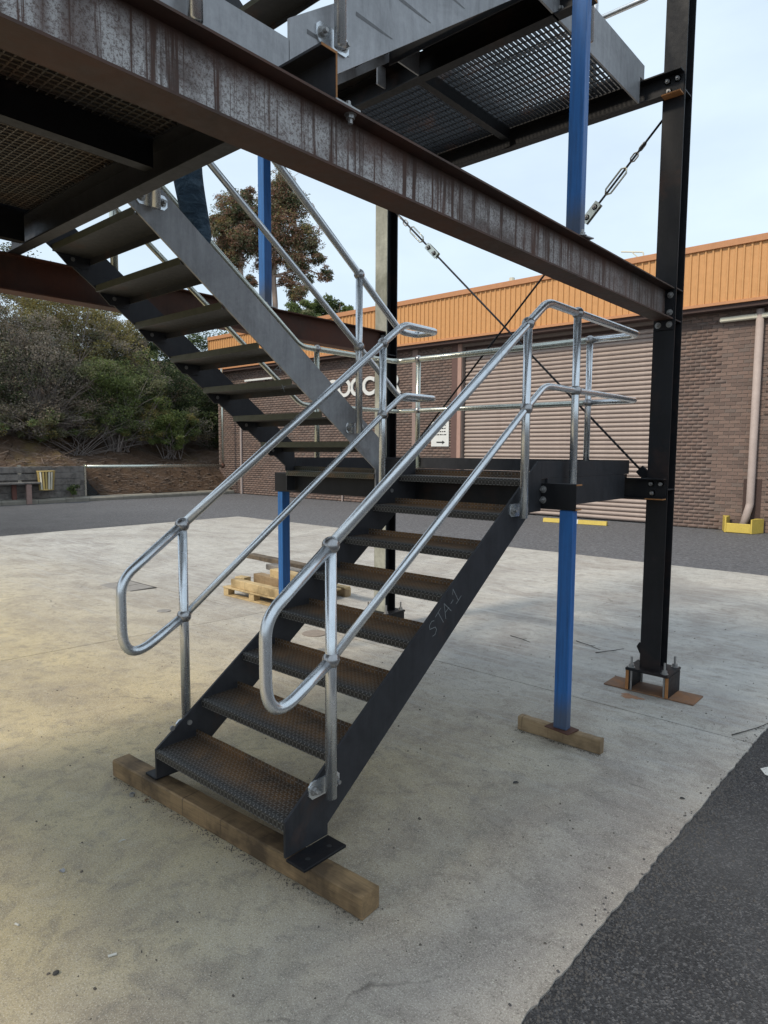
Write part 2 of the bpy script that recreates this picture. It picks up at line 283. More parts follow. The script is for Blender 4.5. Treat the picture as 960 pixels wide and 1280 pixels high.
def inst(name, me, parent, loc, rot=(0, 0, 0), label=None):
    o = link(bpy.data.objects.new(name, me)); o.parent = parent; o.location = Vector(loc) - base_of(parent); o.rotation_euler = rot
    if label: o['label'] = label
    return o
def tag(o, label, cat, group=None):
    o['label'] = label; o['category'] = cat
    if group: o['group'] = group
    return o
def struct(o): o['kind'] = 'structure'; return o
def B(): return bmesh.new()
def box(bm, x0, x1, y0, y1, z0, z1, bev=0):
    r = bmesh.ops.create_cube(bm, size=1); vs = r['verts']
    bmesh.ops.scale(bm, vec=(x1-x0, y1-y0, z1-z0), verts=vs); bmesh.ops.translate(bm, vec=((x0+x1)/2, (y0+y1)/2, (z0+z1)/2), verts=vs)
    if bev: bmesh.ops.bevel(bm, geom=list({e for v in vs for e in v.link_edges}), offset=bev, segments=1, affect='EDGES')
    return bm
def prism(bm, pts, ax, a, b):
    # pts: polygon in the other two axes (cyclic order), extruded along ax from a to b
    def P(p, v): return {'x': (v, p[0], p[1]), 'y': (p[0], v, p[1]), 'z': (p[0], p[1], v)}[ax]
    A = [bm.verts.new(P(p, a)) for p in pts]; C = [bm.verts.new(P(p, b)) for p in pts]; n = len(pts)
    fs = [bm.faces.new(A), bm.faces.new(C[::-1])] + [bm.faces.new((A[i], C[i], C[(i+1) % n], A[(i+1) % n])) for i in range(n)]
    bmesh.ops.recalc_face_normals(bm, faces=fs); return bm
def isec(h, b, tf, tw):
    return [(-b/2, 0), (b/2, 0), (b/2, tf), (tw/2, tf), (tw/2, h-tf), (b/2, h-tf), (b/2, h), (-b/2, h), (-b/2, h-tf), (-tw/2, h-tf), (-tw/2, tf), (-b/2, tf)]
def chan(y0, s, z0, z1, b=.075, tf=.009, tw=.007):   # web at y0, toes towards s (+1/-1)
    return [(y0, z0), (y0+s*b, z0), (y0+s*b, z0+tf), (y0+s*tw, z0+tf), (y0+s*tw, z1-tf), (y0+s*b, z1-tf), (y0+s*b, z1), (y0, z1)]
def fillet(pts, rads, seg=7):
    out = [Vector(pts[0])]
    for i in range(1, len(pts)-1):
        p, a, b = Vector(pts[i]), Vector(pts[i-1]), Vector(pts[i+1]); r = rads[i] if i in rads else 0
        u = (a-p).normalized(); v = (b-p).normalized(); ang = u.angle(v)
        if not r or abs(ang-math.pi) < .01: out.append(p); continue
        d = min(r/math.tan(ang/2), (a-p).length*.49, (b-p).length*.49); p0, p1 = p+u*d, p+v*d
        for k in range(seg+1):
            t = k/seg; out.append((1-t)**2*p0 + 2*t*(1-t)*p + t*t*p1)
    out.append(Vector(pts[-1])); return out
def tube(bm, pts, r, seg=14, cap=True, r1=None):
    pts = [Vector(p) for p in pts]; n = len(pts); rings = []; prev = None
    for i, p in enumerate(pts):
        t = (pts[min(i+1, n-1)]-pts[max(i-1, 0)]).normalized()
        if prev is None:
            q = Vector((0, 0, 1)) if abs(t.z) < .9 else Vector((1, 0, 0)); u = t.cross(q).normalized()
        else: u = (prev - t*prev.dot(t)).normalized()
        prev = u; v = t.cross(u); rad = r if r1 is None else r+(r1-r)*i/max(1, n-1)
        rings.append([bm.verts.new(p+rad*(math.cos(2*math.pi*k/seg)*u+math.sin(2*math.pi*k/seg)*v)) for k in range(seg)])
    for a, b in zip(rings, rings[1:]):
        for k in range(seg): bm.faces.new((a[k], a[(k+1) % seg], b[(k+1) % seg], b[k]))
    if cap: bm.faces.new(rings[0][::-1]); bm.faces.new(rings[-1])
    return bm
def sphere(bm, c, r, s=(1, 1, 1), seg=16):
    x = bmesh.ops.create_uvsphere(bm, u_segments=seg, v_segments=seg//2+2, radius=r); bmesh.ops.scale(bm, vec=s, verts=x['verts']); bmesh.ops.translate(bm, vec=c, verts=x['verts']); return bm
def gz(y): t = max(0, min(1, y/3.4)); return -.1*t

# shared little meshes
_b = B(); prism(_b, [(math.cos(k*math.pi/3)*.0135, math.sin(k*math.pi/3)*.0135) for k in range(6)], 'z', 0, .011)
tube(_b, [(0, 0, .011), (0, 0, .024)], .0075, 8); tube(_b, [(0, 0, -.003), (0, 0, 0)], .019, 12)
bmesh.ops.scale(_b, vec=(1.2, 1.2, 1.25), verts=_b.verts); BOLT = mesh(_b, 'bolt', M['bolt'])
_b = B(); tube(_b, [(0, 0, 0), (0, 0, .008)], .0135, 10); BOLTHEAD = mesh(_b, 'bolt_head', M['bolt'])
def bolt(parent, p, d='x', me=None):
    rot = {'x': (0, R(90), 0), '-x': (0, R(-90), 0), 'y': (R(-90), 0, 0), '-y': (R(90), 0, 0), 'z': (0, 0, 0), '-z': (R(180), 0, 0)}[d]
    return inst('bolt', me or BOLT, parent, p, rot)

# ------------------------------------------------------------------ the ground
def grid_sheet(name, xs, ys, zf, m):
    bm = B(); V = [[bm.verts.new((x, y, zf(x, y))) for x in xs] for y in ys]
    for j in range(len(ys)-1):
        for i in range(len(xs)-1): bm.faces.new((V[j][i], V[j][i+1], V[j+1][i+1], V[j+1][i]))
    return part(name, bm, m)
struct(grid_sheet('asphalt_yard', [-300, -60, -21, -12.6, 2, 30, 300], [-300, -60, -8, 0, .8, 1.7, 2.6, 3.4, 6, 16, 60, 400], lambda x, y: gz(y)-.009, M['asphalt']))
slab = link(bpy.data.objects.new('concrete_slab', None)); slab['kind'] = 'structure'
def wob(v, s, a): return a*(math.sin(v*3.1*s+1)+.6*math.sin(v*7.7*s)+.5*math.sin(v*17*s+2)+.35*math.sin(v*41*s)+.25*math.sin(v*83*s))/2
SX = [-12.5, -7.9, -3.0, 2.03]; SY = [-9, -4.2, 2.96, 9.7]
for j in range(3):
    for i in range(3):
        x0, x1, y0, y1 = SX[i]+.004, SX[i+1]-.004, SY[j]+.006, SY[j+1]-.006
        bm = B(); nx = 40; ny = 260 if i == 2 else 30
        ys = [y0+(y1-y0)*k/ny for k in range(ny+1)]; V = []
        for y in ys:
            row = []
            for k in range(nx+1):
                x = x0+(x1-x0)*k/nx
                if i == 2 and k == nx: x = x1 + wob(y, 1, .006) + max(0, (y-2.2))*.02 + (.012*math.sin(y*1.3)) + random.gauss(0, .003)
                yy = y
                if j == 2 and y == ys[-1]: yy = y + wob(x, .8, .02)
                if i == 0 and k == 0: x += wob(y, .6, .02)
                row.append(bm.verts.new((x, yy, gz(yy))))
            V.append(row)
        for a in range(ny):
            for k in range(nx): bm.faces.new((V[a][k], V[a][k+1], V[a+1][k+1], V[a+1][k]))
        # thin vertical lip all round so the slab has an edge
        ring = [V[0][k] for k in range(nx+1)] + [V[a][nx] for a in range(1, ny+1)] + [V[ny][k] for k in range(nx-1, -1, -1)] + [V[a][0] for a in range(ny-1, 0, -1)]
        low = [bm.verts.new(v.co-Vector((0, 0, .03))) for v in ring]
        for a in range(len(ring)): bm.faces.new((ring[a], low[a], low[(a+1) % len(ring)], ring[(a+1) % len(ring)]))
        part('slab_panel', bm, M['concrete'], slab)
# dark joint filler under the gaps
bm = B()
for x in SX[1:3]: box(bm, x-.02, x+.02, -9, -.01, -.03, -.006)
part('joint_filler', bm, M['joint'], slab)
# painted white line end on the asphalt
bm = B(); V = [bm.verts.new((x, y, gz(y)-.005)) for x, y in ((2.15, 2.60), (2.19, 2.53), (2.33, 2.50), (3.6, 3.05), (3.55, 3.20), (2.30, 2.72), (2.21, 2.70), (2.18, 2.66))]; bm.faces.new(V)
struct(part('painted_line', bm, m_paint('road_line_white', (.6, .6, .58), .7, .55, (.1, .1, .1))))
# ponding aggregate along the slab edge
# manhole covers
o = tag(part('manhole_cover', tube(B(), [(-1.89, 2.81, gz(2.81)+.001), (-1.89, 2.81, gz(2.81)+.008)], .12, 28), m_flat('rusty_cover', (.25, .205, .17), .85, .4, 25)), 'small round rusty cover seen between the lower treads', 'manhole cover')
rt0 = root('access_cover', 'square metal access cover set in the slab left of the pallet', 'manhole cover', (-5.46, 2.77, gz(2.77)))
part('cover_frame', box(B(), -5.82, -5.10, 2.45, 2.93, gz(2.7)-.02, gz(2.7)+.004), M['joint'], rt0)
for k in range(2): part('cover_plate', box(B(), -5.79+k*.34, -5.47+k*.34, 2.48, 2.90, gz(2.7), gz(2.7)+.009, .003), M['manhole'], rt0)
tag(part('drain_cap', tube(B(), [(-3.8, 2.27, gz(2.27)), (-3.8, 2.27, gz(2.27)+.006)], .075, 20), M['manhole']), 'tiny round drain cap in the slab near the left handrail', 'drain cap')

# ------------------------------------------------------------------ steel frame
ZB0, ZB1 = 2.714, 2.937
def steel_column(x0, y0, label, seg2=False, face=None, yoff=1):
    """150 UC standing on a bolted plate; x0,y0 = its -X,-Y corner"""
    g = gz(y0); t = root('steel_column', label, 'column', (x0+.076, y0+.078, g), 'upright steel columns')
    cx, cy = x0+.0765, y0+.08; zb = g+.19
    bm = B(); b, h, tf, tw = .153, .16, .0095, .007
    prism(bm, [(cx-b/2, cy-h/2), (cx+b/2, cy-h/2), (cx+b/2, cy-h/2+tf), (cx+tw/2, cy-h/2+tf), (cx+tw/2, cy+h/2-tf), (cx+b/2, cy+h/2-tf), (cx+b/2, cy+h/2), (cx-b/2, cy+h/2), (cx-b/2, cy+h/2-tf), (cx-tw/2, cy+h/2-tf), (cx-tw/2, cy-h/2+tf), (cx-b/2, cy-h/2+tf)], 'z', zb, 7.4)
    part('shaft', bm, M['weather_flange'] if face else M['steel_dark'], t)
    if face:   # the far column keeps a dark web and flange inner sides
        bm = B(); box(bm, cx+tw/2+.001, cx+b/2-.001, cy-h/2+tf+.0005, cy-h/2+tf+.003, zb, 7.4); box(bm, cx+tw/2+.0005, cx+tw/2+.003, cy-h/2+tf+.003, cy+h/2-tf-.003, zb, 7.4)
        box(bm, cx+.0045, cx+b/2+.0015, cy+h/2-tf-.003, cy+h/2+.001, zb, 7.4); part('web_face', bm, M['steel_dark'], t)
    part('base_plate', box(B(), cx-.16, cx+.16, cy-.15, cy+.15, zb-.02, zb, .002), M['steel_dark'], t)
    part('foot_plate', box(B(), cx-.34, cx+.34, cy-.12, cy+.12, g+.001, g+.012, .002), M['rust_plate'], t)
    for s in (-1, 1):      # stand under the plate: an angle leg and a rusty foot each side
        part('stand_leg', box(B(), cx+s*.15-.012, cx+s*.15+.012, cy-.13, cy+.13, g+.0125, zb-.021), M['steel_dark'], t); part('rusty_cut_face', box(B(), cx+s*.15-.0118, cx+s*.15+.0118, cy-.1325, cy-.1302, g+.013, zb-.022), M['rust_edge'], t)
        for q in (-1, 1):
            r = part('threaded_rod', tube(B(), [(cx+s*.125, cy+q*.115, g+.01), (cx+s*.125, cy+q*.115, zb+.085)], .0085, 10), M['bolt'], t)
            n_ = B(); prism(n_, [(cx+s*.125+math.cos(k*math.pi/3)*.021, cy+q*.115+math.sin(k*math.pi/3)*.021) for k in range(6)], 'z', zb+.004, zb+.026); tube(n_, [(cx+s*.125, cy+q*.115, zb+.0005), (cx+s*.125, cy+q*.115, zb+.004)], .028, 14)
            part('nut', n_, M['bolt'], t)
    for z in (ZB0-.004, ZB1-.004, 1.47, 4.30): 
        for s in (-1, 1): part('stiffener', box(B(), cx+s*(tw/2+.001) if s > 0 else cx-b/2+.003, cx+b/2-.003 if s > 0 else cx-tw/2-.001, cy-h/2+tf, cy+h/2-tf, z, z+.008), M['steel'], t)
    return t
C1 = steel_column(1.125, 3.442, 'dark steel column at the right, standing on a rusty footed base')
C2 = steel_column(-1.655, 3.442, 'far steel column with a pale weathered flange behind the handrails', face=1)
C3 = steel_column(1.125, -3.4, 'steel column under the near end of the streaked beam, outside the picture')
C4 = steel_column(-1.655, -3.4, 'steel column under the near end of the brown beam, outside the picture')
# brace cleats on column feet
part('brace_cleat', prism(B(), [(1.075, .235), (1.095, .27), (1.118, .262), (1.126, .23), (1.126, .175), (1.10, .185)], 'y', 3.50, 3.51), M['steel_dark'], C1)

def steel_beam(cx, y0, y1, m, label, b=.133):
    t = root('steel_beam', label, 'beam', (cx, (y0+y1)/2, ZB0), 'main floor beams')
    part('beam_section', prism(B(), [(cx+p[0], ZB0+p[1]) for p in isec(ZB1-ZB0, b, .0085, .006)], 'y', y0, y1), m, t)
    part('end_plate', box(B(), cx-b/2, cx+b/2, y1, y1+.011, ZB0-.07, ZB1), M['steel_dark'], t)
    for z in (ZB1-.05, ZB0+.05, ZB0-.035):
        for s in (-1, 1): bolt(t, (cx+s*.04, y1-.001, z), '-y')
    return t
B1 = steel_beam(1.2015, -3.24, 3.43, M['beam'], 'rust streaked steel beam crossing the top of the picture to the right column')
B2 = steel_beam(-1.578, -3.24, 3.43, M['rust'], 'brown rusty steel beam behind the upper flight, running to the far column')

SHADOW_BEAM = root('steel_beam', 'unseen cross beam between the two near columns, added to cast a shadow band', 'beam', (-.2, -3.31, ZB0), 'main floor beams')  # added beam, out of view, for the shadow band it throws on the slab
part('beam_section', prism(B(), [(-3.32+p[0], ZB0+p[1]) for p in isec(ZB1-ZB0-.002, .133, .0085, .006)], 'x', -1.49, 1.12), M['rust'], SHADOW_BEAM)

# ------------------------------------------------------------------ stair flights
def tread_mesh(x0, x1, depth=.235, flip=0, mat='checker', nm='tread'):
    """local: nosing at y=0, back at y=depth, top at z=0; flip=1 mirrors front/back"""
    th = .006; pr = [(0, -.042), (th, -.042), (th, -th), (depth-th, -th), (depth-th, .034), (depth, .034), (depth, 0-.012), (depth-.012, -.012), (.014, 0), (0, -.008)]
    pr = [(0, -.042), (.006, -.042), (.006, -.006), (depth, -.006), (depth, .034), (depth-.006, .034), (depth-.006, 0), (.006, 0), (0, -.006)]
    if flip: pr = [(-a, b) for a, b in pr]
    me = mesh(prism(B(), pr, 'x', x0, x1), nm, M[mat]); me.materials.append(M['plain']); me.materials.append(M['olive' if flip else mat])
    for p in me.polygons:
        c = p.center; d_ = abs(c.y)
        if abs(c.z+.006) < 1e-4 and .01 < d_ < depth-.001 or (abs(d_-.006) < 1e-4 and c.z < -.007): p.material_index = 1
        elif abs(d_-depth) < 1e-4: p.material_index = 2
    return me
def foot_tab(parent, x0, x1, y0, y1, z): part('foot_plate', box(B(), x0, x1, y0, y1, z, z+.012, .0015), M['steel_dark'], parent); [part('bolt_hole', tube(B(), [((x0+x1)/2+.01, yy, z+.0125), ((x0+x1)/2+.01, yy, z+.0135)], .011, 12), M['black'], parent) for yy in (y0+.06, y1-.055)]

G = .266; Z1 = .255
def flight_up(label, n, y0, z0, rise, prof, feet=False):
    t = root('stair_flight', label, 'staircase', (.4875, y0, z0), 'stair flights of the steel stair')
    for xa, xb, lb in ((.975, .987, None), (-.012, 0, None)):
        part('stringer', prism(B(), prof, 'x', xa, xb), M['steel'] if feet else M['steel_pale'], t)
    me = tread_mesh(.001, .974)
    for k in range(n):
        o = inst('tread', me, t, (0, y0+k*G, z0+k*rise))
        for dy in (.06, .16): 
            if k in (0, n-1): bolt(t, (.0005, y0+k*G+dy+.03, z0+k*rise+.085), 'x', BOLTHEAD)
    if feet:
        foot_tab(t, .989, 1.10, .0, .235, .091); foot_tab(t, -.11, -.013, .0, .235, .091)
        for xx in (.982, -.006):
            pass
    return t
PF1 = [(0, .104), (0, .255), (2.006, 1.69), (2.05, 1.69), (2.05, 1.385), (1.92, 1.385), (.235, .152), (.235, .104)]
F1 = flight_up('lower steel stair flight rising from the timber bearer to the first landing', 7, 0, Z1, .19, PF1, True)
PF3 = [(.05, 3.106), (.05, 3.325), (2.0, 4.675), (2.045, 4.58), (2.045, 4.27), (1.80, 4.27), (.30, 3.232), (.16, 3.106)]
F3 = flight_up('stair flight above the streaked beam, climbing to the upper landing', 6, .125, 3.325, .186, PF3)
bpy.data.materials
HM = m_flat('heat_mark', (.13, .125, .125), .5, .5, 60)
for k in range(6):
    y0, z0 = .125+k*G+.01, 3.325+k*.186-.006; bm = B()
    bm.faces.new([bm.verts.new((.9877, c, d)) for c, d in [(y0, z0-.011), (y0+.12, z0-.009), (y0+.22, z0-.004), (y0+.23, z0+.001), (y0+.1, z0+.005), (y0, z0+.006)]]); part('heat_mark', bm, HM, F3)
def flight_back(label, dz, mats=('steel_pale', 'steel')):
    t = root('stair_flight', label, 'staircase', (-.80, 1.9, 1.585+dz), 'stair flights of the steel stair')
    top = lambda y: 3.06-.735*(y-.34); bot = lambda y: 1.945-.735*(y-1.51)
    pf = [(2.045, 1.42), (2.045, top(2.045)), (-.02, top(-.02)), (-.02, 3.106), (.03, 3.106), (.03, bot(.03)), (1.96, bot(1.96)), (1.96, 1.42)]
    pf = [(a, b+dz) for a, b in pf]
    part('stringer', prism(B(), pf, 'x', -.312, -.30), M['steel_pale'], t); part('stringer', prism(B(), pf, 'x', -1.304, -1.292), M['steel'], t)
    me = tread_mesh(-1.291, -.313, flip=1, mat='checker_o')
    cl_ = mesh(box(B(), -.09, .09, 0, .004, 0, .085), 'tread_cleat', M['steel_pale'])
    for k in range(7):
        yr = 1.69-.26*k; z = 1.585+.1945*(k+1)+dz
        inst('tread', me, t, (0, yr+.235, z)); bolt(t, (-1.2915, yr+.12, z-.03), 'x', BOLTHEAD)
        part('tread_cleat', prism(B(), [(yr+.02, z-.008), (yr+.22, z-.008), (yr+.22, z-.075), (yr+.09, z-.075)], 'x', -1.2915, -1.285), M['steel'], t)
    return t
F2 = flight_back('upper steel stair flight seen from underneath, climbing left from the first landing', 0)
F4 = flight_back('topmost stair flight high above the first, climbing from the upper landing', 2.865)
# chalked marks on the lower flight's stringer
def strokes(parent, name, lines, plane_x, origin, u, v, s, wd=.0035, label=None):
    bm = B()
    for ln in lines:
        P = [Vector((plane_x, origin[0]+s*(a*u[0]+b*v[0]), origin[1]+s*(a*u[1]+b*v[1]))) for a, b in ln]
        for a, b in zip(P, P[1:]):
            d = (b-a).normalized(); n = Vector((0, -d.z, d.y))*wd/2; e = d*wd*.3
            bm.faces.new([bm.verts.new(q) for q in (a-n-e, b-n+e, b+n+e, a+n-e)])
    o = part(name, bm, M['chalk'], parent)
    if label: o['label'] = label
sl = Vector((1, .714)).normalized(); U_ = (sl.x, sl.y); V_ = (-sl.y, sl.x)
STA = [[(.75, .85), (.55, 1), (.2, .95), (.1, .7), (.35, .55), (.6, .4), (.6, .15), (.3, 0), (.05, .1)], [(1.0, .95), (1.75, 1.02)], [(1.38, 1), (1.42, 0)],
       [(1.75, 0), (2.2, 1.0), (2.5, 0)], [(1.9, .4), (2.45, .38)], [(2.75, .45), (3.1, .47)], [(3.25, .8), (3.5, 1.1), (3.52, 0)], [(3.2, -.02), (3.95, .02)]]
strokes(F1, 'chalk_lettering', STA, .9885, (.965, .815), U_, V_, .076, .0028, label='chalked letters STA-1')
strokes(F2, 'chalk_scribble', [[(0, 0), (.5, 1), (.9, .3)], [(.2, .2), (1, .7)], [(1.5, -1), (2.1, -1.6)], [(2, -.9), (1.6, -1.5)]], -.2985, (1.02, 2.24), (1, -.5), (.3, .9), .05, .003)
strokes(C2, 'chalk_scribble', [[(.8, 1), (.2, .9), (0, .5), (.2, .05), (.8, 0)], [(.0, .5), (.6, .5)]], 0, (0, 0), (1, 0), (0, 1), .001)

# ------------------------------------------------------------------ landings and platform
def grating(parent, x0, x1, y0, y1, z, pitch=.033, cross=.05, m='grate', dep=.026, cd=.009, bw=.0035):
    bm = B(); x = x0
    def slab_(a, b, c, d, e, f):
        v = [bm.verts.new(p) for p in ((a, c, e), (b, c, e), (b, d, e), (a, d, e), (a, c, f), (b, c, f), (b, d, f), (a, d, f))]
        for q in ((0, 3, 2, 1), (4, 5, 6, 7), (0, 1, 5, 4), (1, 2, 6, 5), (2, 3, 7, 6), (3, 0, 4, 7)): bm.faces.new([v[i] for i in q])
    n = int((x1-x0)/pitch)
    for k in range(n+1): xx = x0+(x1-x0-.004)*k/n; slab_(xx, xx+bw, y0, y1, z-dep, z)
    n = int((y1-y0)/cross)
    for k in range(n+1): yy = y0+(y1-y0-.006)*k/n; slab_(x0, x1, yy, yy+.006, z-cd, z-.001)
    return part('grating', bm, M[m], parent, kind='stuff')
def landing(label, dz, toes=1):
    z = 1.585+dz; t = root('stair_landing', label, 'landing', (-.15, 2.75, z), 'half landings of the steel stair')
    s = 1 if dz == 0 else -1; yf = 2.052 if s > 0 else 2.125
    part('edge_channel', prism(B(), chan(yf, s, z-.185, z-.028), 'x', -1.56, 1.215), M['steel_dark'], t, label='front channel of the landing')
    bm = B(); box(bm, 1.2152, 1.217, min(yf, yf+s*.075), max(yf, yf+s*.075), z-.037, z-.028); box(bm, 1.2152, 1.217, min(yf, yf+s*.075), max(yf, yf+s*.075), z-.185, z-.176); part('rusty_flange_tip', bm, M['rust_edge'], t)
    part('edge_channel', prism(B(), chan(3.44-.001, -1, z-.185, z-.028), 'x', -1.66, 1.27), M['steel_dark'], t, label='rear channel of the landing')
    bm = B(); box(bm, 1.14, 1.2705, 3.364, 3.4385, z-.1855, z-.1765); part('rusty_flange_tip', bm, M['rust_edge'], t)
    for x in (1.16, 1.23): bolt(t, (x, 3.432, z-.07), '-y'); 
    bolt(t, (1.17, 3.432, z-.14), '-y')
    for x in (.975, -1.304): part('side_plate', box(B(), x, x+.012, 2.13 if dz == 0 else 2.05, 3.36, z-.185, z-.001), M['steel' if dz == 0 else 'steel_pale'], t)
    for x in (.975, -1.304): part('toe_board', box(B(), x, x+.010, 2.055, 3.44, z, z+.105), M['steel'if dz == 0 else 'steel_pale'], t)
    part('toe_board', box(B(), -1.29, .974, 3.43, 3.439, z, z+.105), M['steel'], t, label='rear toe board')
    part('toe_board', box(B(), -.29, -.014, 2.055, 2.065, z, z+.105), M['steel'], t, label='short toe board between the flights')
    for x in (-.15,): part('joist', box(B(), x, x+.06, 2.13, 3.36, z-.12, z-.028), M['steel_dark'], t)
    for xa, xb in ((-1.29, -.14), (-.105, .974)): grating(t, xa, xb, 2.06 if s > 0 else 2.14, 3.43, z-.002, .033, .075, 'grate2', bw=.0048)
    for zz in (z-.065, z-.13): bolt(t, (1.0, yf-.001, zz), '-y'); bolt(t, (-1.34, yf-.001, zz), '-y')
    nd = .19 if dz == 0 else .33; dd = 0 if dz == 0 else .085; nm = tread_mesh(.001, .974, nd+dd); inst('nosing_plate', nm, t, (0, 2.052-nd, z)); nm2 = tread_mesh(-1.291, -.313, .10+dd, mat='checker_o'); inst('nosing_plate', nm2, t, (0, 1.95, z))
    if dz: part('riser_plate', box(B(), .002, .973, 1.735, 1.741, z-.245, z-.007), M['steel_dark'], t)
    if dz: part('infill_plate', box(B(), -.311, -.001, 1.98, 2.139, z-.030, z-.024), M['steel_dark'], t)
    part('toe_board', box(B(), -1.304, -1.30+.006, 1.95, 2.05, z+.0, z+.08), M['steel'], t, label='end of side toe board')
    return t
L1 = landing('first half landing, level with the eye, between the two blue props', 0)
L3 = landing('upper half landing overhead, its grating bright against the sky', 2.865)

def platform(label, dz):
    z = 3.14+dz; t = root('floor_platform', label, 'platform', (-.2, -1.6, z-.2), 'floor platforms of the steel stair')
    part('edge_channel', prism(B(), chan(.035, -1, z-.20, z-.036, .075), 'x', -1.64, 1.25), M['steel'], t)
    bm = B(); box(bm, 1.2502, 1.252, -.04, .035, z-.045, z-.036); box(bm, 1.2502, 1.252, .028, .035, z-.2, z-.045); part('rusty_flange_tip', bm, M['rust_edge'], t)
    part('edge_channel', prism(B(), chan(-3.3, 1, z-.20, z-.036, .075), 'x', -1.64, 1.25), M['steel_dark'], t)
    for y in (-1.15, -2.2): part('cross_joist', box(B(), -1.2, .97, y, y+.06, z-.14, z-.03), M['steel_dark'], t)
    for x in (.12,): part('joist', box(B(), x, x+.065, -3.22, -.045, z-.16, z-.030), M['steel_dark'], t)
    part('side_channel', box(B(), .90, .972, -3.22, -.045, z-.195, z-.032), M['steel_dark'], t); part('side_channel', box(B(), -1.30, -1.24, -3.22, -.045, z-.195, z-.032), M['steel_dark'], t)
    for a, b in ((-1.24, .13), (.14, .90)): grating(t, a, b, -3.22, .03, z-.002, .036, .036, 'grate', .009, .007, .0042)
    for a, b in ((-1.28, -.11), (-.10, .965)):
        for c, d in ((-3.28, -1.86), (-1.85, .025)): part('added_dark_sheet', box(B(), a, b, c, d, z+.001, z+.018), M['darkboard'], t)  # unseen sheets, added so the mesh looks dark from below
    part('toe_board', box(B(), .977, .987, -3.3, .046, z-.036, z+.11), M['steel_pale'], t)
    part('toe_board', box(B(), -1.304, -1.294, -3.3, .02, z-.036, z+.11), M['steel'], t)
    part('toe_board', box(B(), -.29, -.014, .024, .034, z-.03, z+.105), M['steel'], t)
    b = part('fixing_plate', box(B(), 1.14, 1.262, .02, .14, z-.203+.0005, z-.193), M['bolt'], t)
    bolt(t, (1.23, .11, z-.193), 'z'); bolt(t, (1.24, .11, z-.212), '-z')
    for x in (-.95, -.8): part('loose_sheet', box(B(), x, x, 0, 0, 0, 0), M['steel'], t) if False else None
    return t
PL = platform('floor platform over the foot of the stair, seen from beneath', 0)
PU = platform('second floor platform one storey higher, above the picture', 2.865)

# ------------------------------------------------------------------ handrails
RT = .0242; S1 = .7143; S2 = .735
YA, YB, YP, YR = .211, 1.76, 2.38, 3.415; ZT, ZM = 2.623, 2.139
BALL = mesh(sphere(B(), (0, 0, 0), .0375, (1, 1, 1)), 'ball', M['ball'], True)
def rpost(parent, x, y, zf, zt, zm, ball=True, dull=False):
    o = part('post', tube(B(), [(x, y, zf), (x, y, zt)], RT, 18), M['galv_dull' if dull else 'galv'], parent, True)
    for z in (zt, zm): inst('ball', BALL, o, (x, y, z))
    return o
def rbracket(parent, xp, x, y, z, s):   # plate on the stringer face at x, s = which way it faces
    x0, x1 = sorted((x, x+s*.008)); b = part('post_bracket', prism(B(), [(y-.088, z-.018), (y-.07, z-.036), (y+.07, z-.036), (y+.088, z-.018), (y+.088, z+.022), (y+.07, z+.038), (y-.07, z+.038), (y-.088, z+.022)], 'x', x0, x1), M['galv'], parent)
    for dy in (-.06, .06):
        inst('bolt', BOLT, b, (x+s*.009, y+dy, z), (0, R(90*s), 0))
def rail(parent, name, pts, rads, r=RT, m='galv', seg=8):
    return part(name, tube(B(), fillet(pts, rads, seg), r, 18), M[m], parent, True)

H = root('handrail', 'galvanised handrail along the near side of the lower flight and round the landing', 'handrail', (1.034, .211, .4), 'galvanised pipe handrails')
x = 1.034
rail(H, 'hoop', [(x, YA, .888), (x, -.128, .70), (x, -.128, 1.122), (x, YA, 1.364)], {1: .13, 2: .16}, seg=10)
rail(H, 'top_rail', [(x, YA, 1.364), (x, YB, 2.469), (x, 1.976, ZT), (x, YP, ZT), (x, YR, ZT), (.647, YR, ZT)], {2: .22, 4: .09})
rail(H, 'mid_rail', [(x, YA, .888), (x, YB, 1.993), (x, 1.976, ZM), (x, YP, ZM), (x, YR, ZM), (.647, YR, ZM)], {2: .2, 4: .07}, r=.0195)
rail(H, 'top_rail', [(.647, YR, ZT), (-1.351, YR, ZT), (-1.351, 2.357, ZT), (-1.351, 2.17, ZT), (-1.351, .25, ZT+1.92*S2), (-1.351, -.1, 4.05)], {1: .12, 3: .2, 4: .2}, m='galv_dull')
rail(H, 'mid_rail', [(.647, YR, ZM), (-1.351, YR, ZM), (-1.351, 2.357, ZM), (-1.351, 2.17, ZM), (-1.351, .25, ZM+1.92*S2), (-1.351, -.1, 3.58)], {1: .12, 3: .2, 4: .2}, r=.0195, m='galv_dull')
rpost(H, x, YA, .295, 1.364, .888); rbracket(H, x, .9871, YA, .335, 1)
rpost(H, x, YB, 1.365, 2.469, 1.993); rbracket(H, x, .9871, YB, 1.41, 1)
rpost(H, x, YP, 1.41, ZT, ZM); rbracket(H, x, .9871, YP, 1.47, 1)
rpost(H, .647, YR, 1.60, ZT, ZM); rpost(H, -1.092+.02, YR, 1.60, ZT, ZM, dull=True); rpost(H, -1.351, 2.357, 1.42, ZT, ZM, dull=True)
rpost(H, -1.351, .55, 2.75, ZT+1.62*S2, ZM+1.62*S2, dull=True)
part('packer', box(B(), -1.16, -1.0, 3.34, 3.425, 1.588, 1.60), M['galv_dull'], H)
H2 = root('handrail', 'galvanised handrail on the inner side, from the lower flight round to the upper flight', 'handrail', (-.06, .211, .4), 'galvanised pipe handrails')
x = -.06; x2 = -.253
rail(H2, 'hoop', [(x, YA, .888), (x, -.128, .70), (x, -.128, 1.122), (x, YA, 1.364)], {1: .13, 2: .16}, seg=10)
